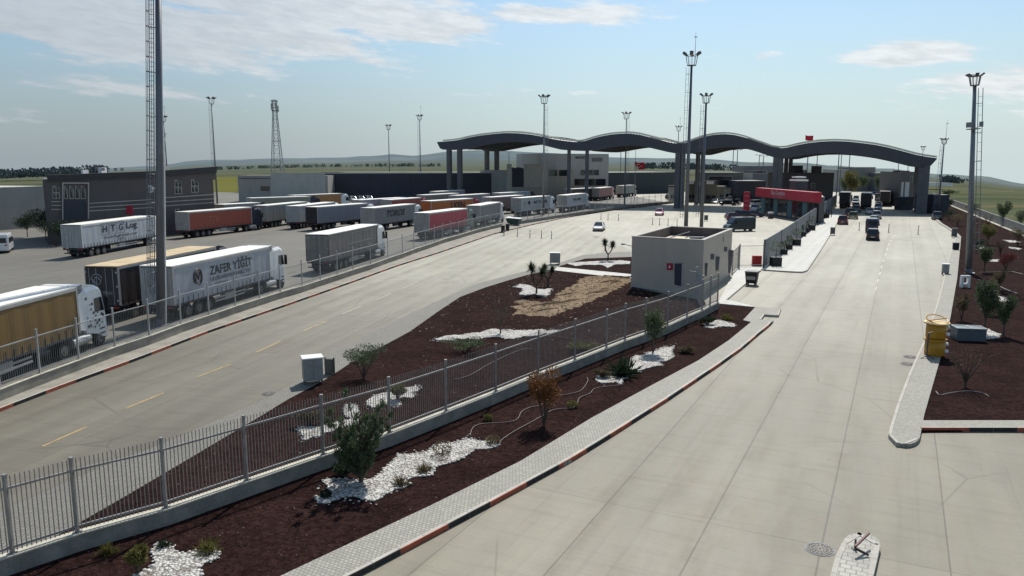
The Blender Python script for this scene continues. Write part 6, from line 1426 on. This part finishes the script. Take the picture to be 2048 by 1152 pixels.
for pts, lab in patches:
    w3 = [P(x, y, .1) for x, y in pts]; rs = random.Random(len(lab)); dense = []
    for i in range(len(w3)):
        A_, B_2 = w3[i], w3[(i + 1) % len(w3)]; n = max(1, int((B_2 - A_).length / .18)); jt = .025 if w3[0].y < 45 else .09; dense += [A_.lerp(B_2, k / n) + Vector((rs.gauss(0, jt), rs.gauss(0, jt), 0)) for k in range(n)]
    c0 = sum(dense, Vector()) / len(dense); r = empty('pebble_patch', (c0.x, c0.y, 0), 0, lab, 'pebble patch', 'white pebble patches in the mulch beds')
    mb = MB(); mb.prism([(p.x - c0.x, p.y - c0.y) for p in dense], .02, .10 if w3[0].y < 60 else .12); mb.build('pebble_bed', M_peb, r)
    if lab.startswith(('big', 'star', 'long white pebble patch')):                       # rim of bigger stones
        mb = MB()
        for p in dense[::1]:
            s_ = rs.uniform(.035, .075); mb.lathe([(s_ * .6, -s_ * .3), (s_, 0), (s_ * .7, s_ * .5), (s_ * .2, s_ * .65)], 6, (p.x - c0.x, p.y - c0.y, .1))
        mb.build('rim_stones', mat('rim_stone', (.50, .48, .44), .7, .2, 3), r, smooth=True)['kind'] = 'stuff'
# bare soil area left of the small building
soil = zz(.25, 820, 480, [(830, 500), (900, 480), (1000, 500), (1130, 500), (1160, 470), (1180, 430), (1280, 380), (1400, 300), (1500, 292), (1620, 288), (1720, 296), (1772, 310), (1740, 345), (1660, 390), (1560, 440), (1450, 490), (1340, 540), (1200, 590), (1130, 625), (1040, 615), (960, 610), (900, 600), (820, 608), (860, 560), (830, 540), (900, 520)])
sp3 = [P(x, y) for x, y in soil]; rs = random.Random(4); sden = []
for i in range(len(sp3)):
    A_, B_2 = sp3[i], sp3[(i + 1) % len(sp3)]; n = max(1, int((B_2 - A_).length / .35)); sden += [A_.lerp(B_2, k / n) + Vector((rs.gauss(0, .16), rs.gauss(0, .16), 0)) for k in range(n)]
mb = MB(); mb.prism([tuple(p.xy) for p in sden], -.05, .055); mb.build('bare_soil', M_dirt, kind='structure')
mb = MB(); mb.prism([tuple(P(x, y).xy) for x, y in ((1138, 528.5), (1185, 525), (1262, 531), (1262, 549), (1225, 545))], -.05, .05); 
mb = MB(); rs = random.Random(5)
for k in range(14):
    x, y = rs.uniform(1060, 1240), rs.uniform(560, 625)
    t = (x - 1040) / 220; y = 625 - 70 * t + rs.uniform(-10, 8); a = P(x, y, .07); d = Vector((math.sin(R(48)), math.cos(R(48)), 0)) * rs.uniform(1, 3.4); mb.tube([a, a + d * .5 + Vector((rs.gauss(0, .06), 0, .03)), a + d], [.03, .09, .03], 6)
mb.build('soil_ridges', M_dirt, kind='structure')
# hoses
def hose(pts, label, z=.1, r_=.017, m=None):
    w3 = [P(x, y, z) for x, y in pts]; o = w3[0]; sm = []
    for i in range(len(w3) - 1):
        p0, p1, p2, p3 = w3[max(i - 1, 0)], w3[i], w3[i + 1], w3[min(i + 2, len(w3) - 1)]
        for k in range(5):
            t = k / 5; sm.append(.5 * ((2 * p1) + (p2 - p0) * t + (2 * p0 - 5 * p1 + 4 * p2 - p3) * t * t + (3 * p1 - p0 - 3 * p2 + p3) * t * t * t) - o)
    sm.append(w3[-1] - o); mb = MB(); mb.tube(sm, r_, 5); ob = mb.build('hose', m or mat('hose_grey', (.19, .165, .15), .6), None, True, 0, label, 'hose'); ob.location = o
hose(zz(.3038, 940, 580, [(0, 960), (20, 905), (80, 880), (230, 870), (310, 850), (340, 800), (400, 770), (470, 755), (540, 700), (640, 685), (730, 660), (775, 600), (770, 575)]), 'upper irrigation hose looping past the orange leaved sapling')
hose(zz(.3038, 940, 580, [(190, 1020), (210, 985), (290, 930), (400, 870), (490, 820), (560, 785), (690, 770), (720, 710), (790, 680), (830, 645), (990, 625)]), 'lower irrigation hose past the yellow cushion plant')
hose([(640, 720), (720, 700), (800, 690), (870, 690)][:0] or [(906, 759), (940, 750), (985, 724), (1040, 700), (1065, 697)], 'thin hose lying behind the near fence')
hose([(1957, 560), (1985, 566), (2010, 578), (2036, 588)], 'pale hose curving through the right-hand bed', r_=.06)
hose([(1958, 545), (1990, 544), (2020, 543), (2048, 549)], 'upper pale hose crossing the right-hand bed', r_=.05)
hose([(1872, 783), (1880, 790), (1900, 786), (1935, 782), (1965, 786), (1979, 794)], 'hose ring around the sprawling twiggy shrub', r_=.03)
hose([(1075, 668), (1110, 672), (1160, 680), (1195, 686)], 'stray hose at the right end of the pebble strip')

# ------------------------------------------------------------------ small things
def cabinet(px, py, w_, d_, h, label, m=None, legs=True, az=0, louvre=True):
    a = P(px, py, .05); r = empty('electric_cabinet', a, -R(az), label, 'cabinet'); m = m or mat('cabinet_grey', (.30, .30, .285), .6, .12, 2); zl = .18 if legs else 0
    mb = MB(); mb.box(-w_ / 2, w_ / 2, -d_ / 2, d_ / 2, zl, h); mb.build('housing', m, r, bevel=.015)
    mb = MB(); mb.box(-w_ / 2 - .05, w_ / 2 + .05, -d_ / 2 - .05, d_ / 2 + .05, h, h + .06); mb.build('lid', M_white, r)
    for s in (-1, 1):
        mb = MB(); mb.box(min(s * .02, s * w_ * .47), max(s * .02, s * w_ * .47), -d_ / 2 - .02, -d_ / 2 + .005, zl + .06, h - .06); dd = mb.build('door', m, r)
        if louvre:
            mb = MB()
            for k in range(5): mb.box(min(s * w_ * .1, s * w_ * .38), max(s * w_ * .1, s * w_ * .38), -d_ / 2 - .035, -d_ / 2 - .02, h - .2 - k * .06, h - .17 - k * .06)
            mb.build('louvre', M_galv, dd)
    if legs:
        for sx in (-1, 1):
            for sy in (-1, 1): mb = MB(); mb.box(sx * w_ * .42 - .04, sx * w_ * .42 + .04, sy * d_ * .4 - .04, sy * d_ * .4 + .04, 0, zl); mb.build('leg', M_steel, r)
    return r
cabinet(626, 765, .95, .75, 1.32, 'near grey electric cabinet with a white lid beside the left lane', az=-22)
r = empty('litter_bin', P(660, 748, .05), -R(10), 'dark slatted litter bin right of the near electric cabinet', 'bin'); mb = MB(); mb.box(-.2, .2, -.15, .15, .05, .85); mb.build('body', M_bgreen, r, bevel=.02)
for s in (-1, 1): mb = MB(); mb.box(s * .24 - .03, s * .24 + .03, -.05, .05, 0, .9); mb.build('post', M_steel, r)
cabinet(1110, 528, 1.15, .8, 1.25, 'white topped cabinet by the garden path beyond the yuccas', az=5)
cabinet(1890, 549, .6, .6, 1.05, 'small pale cabinet standing on the right lane edge', az=20)
for x, y, l in ((1006, 465, 'left one of two dark litter bins by the green skip'), (1015, 461.5, 'right one of two dark litter bins by the green skip')):
    r = empty('litter_bin', P(x, y), 0, l, 'bin'); mb = MB(); mb.box(-.32, .32, -.3, .3, .08, 1.1); mb.build('body', M_black, r, bevel=.03); mb = MB(); mb.box(-.36, .36, -.34, .34, 1.1, 1.2); mb.build('lid', M_steel, r, bevel=.02)
r = empty('waste_skip', P(1028, 452), -R(20), 'open green waste skip with a pale tilted cover at the wall gap', 'skip')
mb = MB(); mb.add([(-.9, -.6, .25), (.9, -.6, .25), (.9, .6, .25), (-.9, .6, .25), (-1.35, -.8, 1.35), (1.35, -.8, 1.35), (1.35, .8, 1.35), (-1.35, .8, 1.35)], [(3, 2, 1, 0), (0, 1, 5, 4), (1, 2, 6, 5), (2, 3, 7, 6), (3, 0, 4, 7)]); mb.build('tub', mat('skip_green', (.05, .085, .07), .6), r)
mb = MB(); mb.add([(-1.4, -.85, 1.5), (1.4, -.85, 1.34), (1.4, .85, 1.38), (-1.4, .85, 1.6), (-1.4, -.85, 1.56), (1.4, -.85, 1.4), (1.4, .85, 1.44), (-1.4, .85, 1.66)], [(3, 2, 1, 0), (4, 5, 6, 7), (0, 1, 5, 4), (1, 2, 6, 5), (2, 3, 7, 6), (3, 0, 4, 7)]); mb.build('cover', M_white, r)
for x in (-.7, .7):
    for y in (-.5, .5): mb = MB(); mb.disc_x(x - .06, y, .13, .13, .1, 10); mb.build('caster', M_black, r)
def post_(px, py, h, m, label, grp, z=0):
    r = empty('lane_post', P(px, py, z), 0, label, 'bollard', grp); mb = MB(); mb.lathe([(.17, 0), (.17, .04), (.06, .08)], 10); mb.build('foot', M_black, r); mb = MB(); mb.tube([(0, 0, .06), (0, 0, h)], .055, 7); mb.build('post', m, r)
    mb = MB(); mb.tube([(0, 0, h * .6), (0, 0, h * .72)], .062, 7); mb.build('reflective_band', M_white, r)
GBo = 'thin lane posts on the concrete'; M_po = mat('post_orange', (.30, .14, .07), .6); M_po2 = mat('post_dark', (.06, .055, .05), .6)
ordn = ['first', 'second', 'third', 'fourth', 'fifth']
for i, (x, y) in enumerate([(1008, 471.5), (1035, 473), (1060, 475), (1083, 476.5), (1103, 477.5)]): post_(x, y, 1.15, M_po2, ordn[i] + ' from the left in the row of lane posts below the green skip', GBo)
for i, (x, y) in enumerate([(1202, 439), (1216, 440), (1237, 441)]): post_(x, y, 1.3, M_po2, ordn[i] + ' from the left of three lane posts above the silver blue car', GBo)
for i, (x, y) in enumerate([(1305, 449), (1319, 450), (1336, 451), (1354, 452)]): post_(x, y, 1.3, M_po2, ordn[i] + ' from the left of four lane posts below the magenta car', GBo)
for i, (x, y, l) in enumerate([(1718, 461, 'lane post between the maroon car and the navy minibus'), (1777, 465, 'lane post just right of the navy minibus'), (1836, 469, 'lane post nearest the right pavement head')]): post_(x, y, 1.45, M_po, l, GBo)
# planter bin on the island edge, pillar bins
for x, y, l, h in ((1665, 469, 'small grey bin on the planter island corner', 1.1), (1908, 474, 'dark bin at the bend of the right pavement', 1.3), (1911, 500, 'short black bollard bin on the right pavement', .9), (1412, 441, 'green bin beside the tall masts on the plaza', 1.0)):
    r = empty('litter_bin', P(x, y, .1), -R(20), l, 'bin'); mb = MB(); mb.box(-.35, .35, -.3, .3, .1, h); mb.build('body', mat('bin_grey', (.12, .12, .11), .6) if h != .9 else M_black, r, bevel=.03); mb = MB(); mb.box(-.38, .38, -.33, .33, h, h + .07); mb.build('lid', M_bpale if h == 1.1 else M_steel, r); mb = MB(); mb.box(-.3, -.22, -.25, .25, 0, .1); mb.box(.22, .3, -.25, .25, 0, .1); mb.build('foot', M_black, r)
# wheelie bins by the walkway
r = empty('wheeled_container', P(1503, 570), -R(28), 'dark wheeled waste container at the kerb beside the walkway', 'bin')
mb = MB(); mb.add([(-.45, -.4, .2), (.45, -.4, .2), (.45, .4, .2), (-.45, .4, .2), (-.55, -.5, 1.2), (.55, -.5, 1.2), (.55, .5, 1.2), (-.55, .5, 1.2)], [(3, 2, 1, 0), (4, 5, 6, 7), (0, 1, 5, 4), (1, 2, 6, 5), (2, 3, 7, 6), (3, 0, 4, 7)]); mb.build('tub', M_black, r, bevel=.03)
mb = MB(); mb.box(-.58, .58, -.53, .56, 1.2, 1.32); mb.build('lid', mat('lid_grey', (.13, .13, .13), .5), r, bevel=.03)
mb = MB(); mb.box(-.4, .4, -.47, -.44, .55, .85); mb.build('label_plate', M_bgrey, r)
for x in (-.4, .3):
    for y in (-.35, .35): mb = MB(); mb.disc_x(x, y, .11, .11, .09, 10); mb.build('caster', M_black, r)
r = empty('fire_cabinet', P(1513, 531), -R(5), 'red fire cabinet box beside the gateway frame', 'cabinet'); mb = MB(); mb.box(-.5, .5, -.25, .25, .1, 1.1); mb.build('housing', mat('fire_red', (.50, .03, .03), .45), r, bevel=.03); mb = MB(); mb.box(-.4, .4, -.27, -.25, .2, 1.0); mb.build('door', mat('fire_red2', (.42, .03, .03), .4), r)
mb = MB(); mb.box(-.55, .55, -.3, .3, 0, .1); mb.build('base', M_steel, r)
r = empty('litter_bin', P(1541, 437), 0, 'small white topped bin before the red fronted shop', 'bin'); mb = MB(); mb.box(-.45, .45, -.4, .4, 0, 1.0); mb.build('body', M_bdark, r); mb = MB(); mb.box(-.5, .5, -.45, .45, 1.0, 1.35); mb.build('lid', M_white, r, bevel=.05)
# yellow drums on the right pavement
for i, (z0, h, rr, l) in enumerate([(.16, .98, .54, 'lower yellow plastic drum standing on the right pavement'), (1.16, .95, .54, 'upper yellow plastic drum with a broad rim, stacked on the lower one')]):
    a = P(1874, 712, .16); r = empty('yellow_drum', (a.x, a.y + .3, z0), 0, l, 'drum', 'yellow drums on the right pavement'); my = mat('drum_yellow', (.50, .25, .025), .45, .12, 2)
    mb = MB(); mb.lathe([(rr * .92, 0), (rr, .05), (rr, h * .45), (rr * 1.03, h * .5), (rr, h * .55), (rr, h - .08)], 24); mb.build('body', my, r, smooth=True)
    mb = MB(); mb.lathe([(rr * .5, h - .1), (rr * 1.12 * (1.12 if i else 1), h - .1), (rr * 1.12 * (1.12 if i else 1), h - .02), (rr * .8, h), (rr * .5, h - .03)], 24); mb.build('rim', mat('drum_pale', (.68, .50, .22), .45, .1, 2) if i else my, r, smooth=False)
    for k in range(2): mb = MB(); u = -.5 + k * .35; mb.lathe([(.11, -.02), (.13, .05), (.1, .14)], 8, (rr * 1.1 * math.cos(u * 1.4), rr * 1.1 * math.sin(u * 1.4), h * .25 + .35 * k)); mb.build('connector', M_white, r)
a = P(1874, 712, .16); r = empty('drum_lid', (a.x, a.y + .3, 2.12), 0, 'loose curved handle ring on top of the yellow drums', 'lid'); mb = MB(); mb.tube([(.56 * math.cos(R(u)), .56 * math.sin(R(u)), .12 + .18 * math.sin(R(u))) for u in range(0, 361, 20)], .035, 5, False); mb.build('ring', mat('drum_yellow', (0, 0, 0)), r); mb = MB(); mb.beam((-.54, 0, .06), (.54, 0, .2), .05, .05); mb.build('handle', mat('drum_yellow', (0, 0, 0)), r)
a = P(1853, 716, .16); r = empty('standpipe', a, 0, 'thin dark standpipe with splayed feet left of the yellow drums', 'pipe'); mb = MB(); mb.tube([(0, 0, .05), (0, 0, 1.45), (.25, 0, 1.5)], .045, 6); mb.build('pipe', M_steel, r)
for k in range(3): u = R(200 + 55 * k); mb = MB(); mb.tube([(0, 0, .15), (.42 * math.cos(u), .42 * math.sin(u), 0.02)], .03, 5); mb.build('foot', M_steel, r)
# grey crate
c4 = [P(1912, 697, .08), P(1966, 692, .08), P(1960, 662, .08), P(1904, 668, .08)]
a = sum(c4, Vector()) / 4; r = empty('service_box', a, -R(10), 'slate blue service box with two pale framed lids in the right bed', 'box')
mb = MB(); mb.box(-.85, .85, -.55, .55, 0, .75); mb.build('body', mat('crate_slate', (.075, .10, .115), .55, .15, 2), r, bevel=.02)
for s in (-1, 1):
    mb = MB(); mb.box(min(s * .03, s * .87), max(s * .03, s * .87), -.57, .57, .76, .80); ld_ = mb.build('lid', mat('crate_lid', (.15, .19, .20), .45), r)
    mb = MB()
    for bx in ((.03, .87, -.58, -.50), (.03, .87, .50, .58), (.03, .10, -.5, .5), (.80, .87, -.5, .5)): mb.box(min(s * bx[0], s * bx[1]), max(s * bx[0], s * bx[1]), bx[2], bx[3], .80, .83)
    mb.build('lid_frame', mat('crate_frame', (.42, .46, .46), .5), ld_)
r = empty('concrete_ring', P(1929, 575, .08), 0, 'small white pierced block standing upright by the mast foot', 'block'); mb = MB()
for bx in ((-.4, -.2, 0, 1.1), (.2, .4, 0, 1.1), (-.2, .2, .9, 1.1), (-.2, .2, .2, .4)): mb.box(bx[0], bx[1], -.15, .15, bx[2], bx[3])
mb.build('block', M_white, r)
# manholes
for x, y, rr, l in ((1640, 1099, .42, 'round ribbed manhole cover near the barrier island'), (537, 787.5, .34, 'round manhole cover left of the near electric cabinet'), (872, 606.5, .34, 'round manhole cover on the left lane bend'), (1816, 728, .42, 'dark manhole cover left of the yellow drums'), (1821, 714, .4, 'worn patched cover just above the dark manhole'), (1193, 474, .5, 'dark manhole cover on the plaza before the silver blue car')):
    r = empty('manhole_cover', P(x, y, .004), 0, l, 'manhole cover'); mb = MB(); mb.lathe([(rr, 0), (rr, .012), (rr * .9, .012), (rr * .9, .006)], 24); mb.build('frame', M_steel, r)
    mb = MB(); mb.lathe([(rr * .88, 0), (rr * .88, .011), (.01, .011)], 24); cv_ = mb.build('cover', mat('cast_iron', (.085, .078, .07), .6, .3, 6), r)
    mb = MB()
    for k in range(8): u = k * math.pi / 8; mb.beam((-rr * .8 * math.cos(u), -rr * .8 * math.sin(u), .016), (rr * .8 * math.cos(u), rr * .8 * math.sin(u), .016), .02, .01)
    for q_ in (.35, .62, .82):
        for k in range(16): u, u2 = k * math.pi / 8, (k + .7) * math.pi / 8; mb.beam((rr * q_ * math.cos(u), rr * q_ * math.sin(u), .017), (rr * q_ * math.cos(u2), rr * q_ * math.sin(u2), .017), .022, .01)
    mb.build('ribs', mat('cast_iron_worn', (.22, .20, .175), .5, .2, 6), cv_)
# broken barrier on the island
a = P(1712, 1098, .17); r = empty('broken_barrier', a, 0, 'bent rusty barrier arm lying as an arrow on the cobbled island tip', 'barrier')
b1, b2 = P(1738, 1066, .55) - a, P(1737, 1110, .22) - a; e0 = P(1710, 1093, .45) - a
mb = MB(); mb.beam(e0, b1, .055, .06); mb.build('upper_arm', mat('rusty_red', (.12, .04, .03), .6, .3, 5), r)
mb = MB(); mb.beam(e0 + Vector((0, 0, -.05)), b2, .055, .06); mb.build('lower_arm', mat('dark_rust', (.05, .035, .03), .7, .3, 5), r)
mb = MB(); mb.box(-.11, .07, -.09, .09, 0, .03); mb.box(-.05, .0, -.02, .03, .03, .3); mb.build('base_plate', M_steel, r, bevel=.01)

# loose chips, clods and stray stones scattered over the beds
from mathutils.geometry import intersect_point_tri_2d
def inside(p, poly):
    c = False; n = len(poly); j = n - 1
    for i in range(n):
        (xi, yi), (xj, yj) = poly[i], poly[j]
        if (yi > p[1]) != (yj > p[1]) and p[0] < (xj - xi) * (p[1] - yi) / (yj - yi) + xi: c = not c
        j = i
    return c
def scatter(name, poly, n, s0, s1, z, m, seed, near=True, label=None):
    rs = random.Random(seed); poly = [tuple(p[:2]) for p in poly]; xs_ = [p[0] for p in poly]; ys_ = [p[1] for p in poly]; mb = MB(); k = 0; y0 = max(min(ys_), 17)
    while k < n:
        u = rs.random(); y = y0 + (max(ys_) - y0) * (u ** 1.6 if near else u); x = rs.uniform(min(xs_), max(xs_))
        k += 1
        if not inside((x, y), poly): continue
        s_ = rs.uniform(s0, s1); r1 = [s_ * rs.uniform(.6, 1.2) for _ in range(5)]; a0 = rs.uniform(0, 6.28)
        vs = [(x + r1[i] * math.cos(a0 + i * 1.257), y + r1[i] * math.sin(a0 + i * 1.257), z - .005) for i in range(5)] + [(x + rs.gauss(0, s_ * .2), y + rs.gauss(0, s_ * .2), z + s_ * rs.uniform(.3, .8))]
        mb.add(vs, [(i, (i + 1) % 5, 5) for i in range(5)])
    mb.build(name, m, label=label, cat='ground cover', kind='stuff')
M_chip = mat('bark_chip', (.048, .028, .023), .95, .5, 8, spec=.05, obj=False); M_chip2 = mat('pale_chip', (.20, .15, .12), .9, .4, 8, obj=False); M_clod = mat('soil_clod', (.27, .20, .13), .95, .35, 4, spec=.05, obj=False); M_st = mat('stray_stone', (.52, .50, .45), .8, .2, 4, obj=False)
scatter('bark_chips', bedB, 26000, .02, .06, .06, M_chip, 1, label='loose dark bark chips in the near mulch bed')
scatter('pale_litter', bedB, 1800, .012, .03, .065, M_chip2, 2, label='pale litter and twigs in the near mulch bed')
scatter('bark_chips', bedA, 22000, .02, .07, .04, M_chip, 3, label='loose dark bark chips in the bed behind the fence')
scatter('pale_litter', bedA, 1200, .02, .05, .045, M_chip2, 4, label='pale litter in the bed behind the fence')
scatter('soil_clods', [tuple(p[:2]) for p in sp3], 2600, .04, .17, .055, M_clod, 5, False, 'clods of tan soil on the bare ground beside the small building')
scatter('soil_clods', bedA[9:-12], 900, .03, .10, .05, M_clod, 6, False, 'stray tan clods spread over the bed behind the fence')
for i, (pts, lab) in enumerate(patches[:9]):
    w3 = [P(x, y, .1) for x, y in pts]; c0 = sum(w3, Vector()) / len(w3)
    big_ = [(c0.x + (p.x - c0.x) * 1.12, c0.y + (p.y - c0.y) * 1.22) for p in w3]
    scatter('stray_stones', big_, 420, .02, .06, .095, M_st, 20 + i, False, 'loose stones strewn over the ' + lab.split(' under')[0].split(' in the')[0].split(' behind')[0][:60])
bpy.context.view_layer.update()
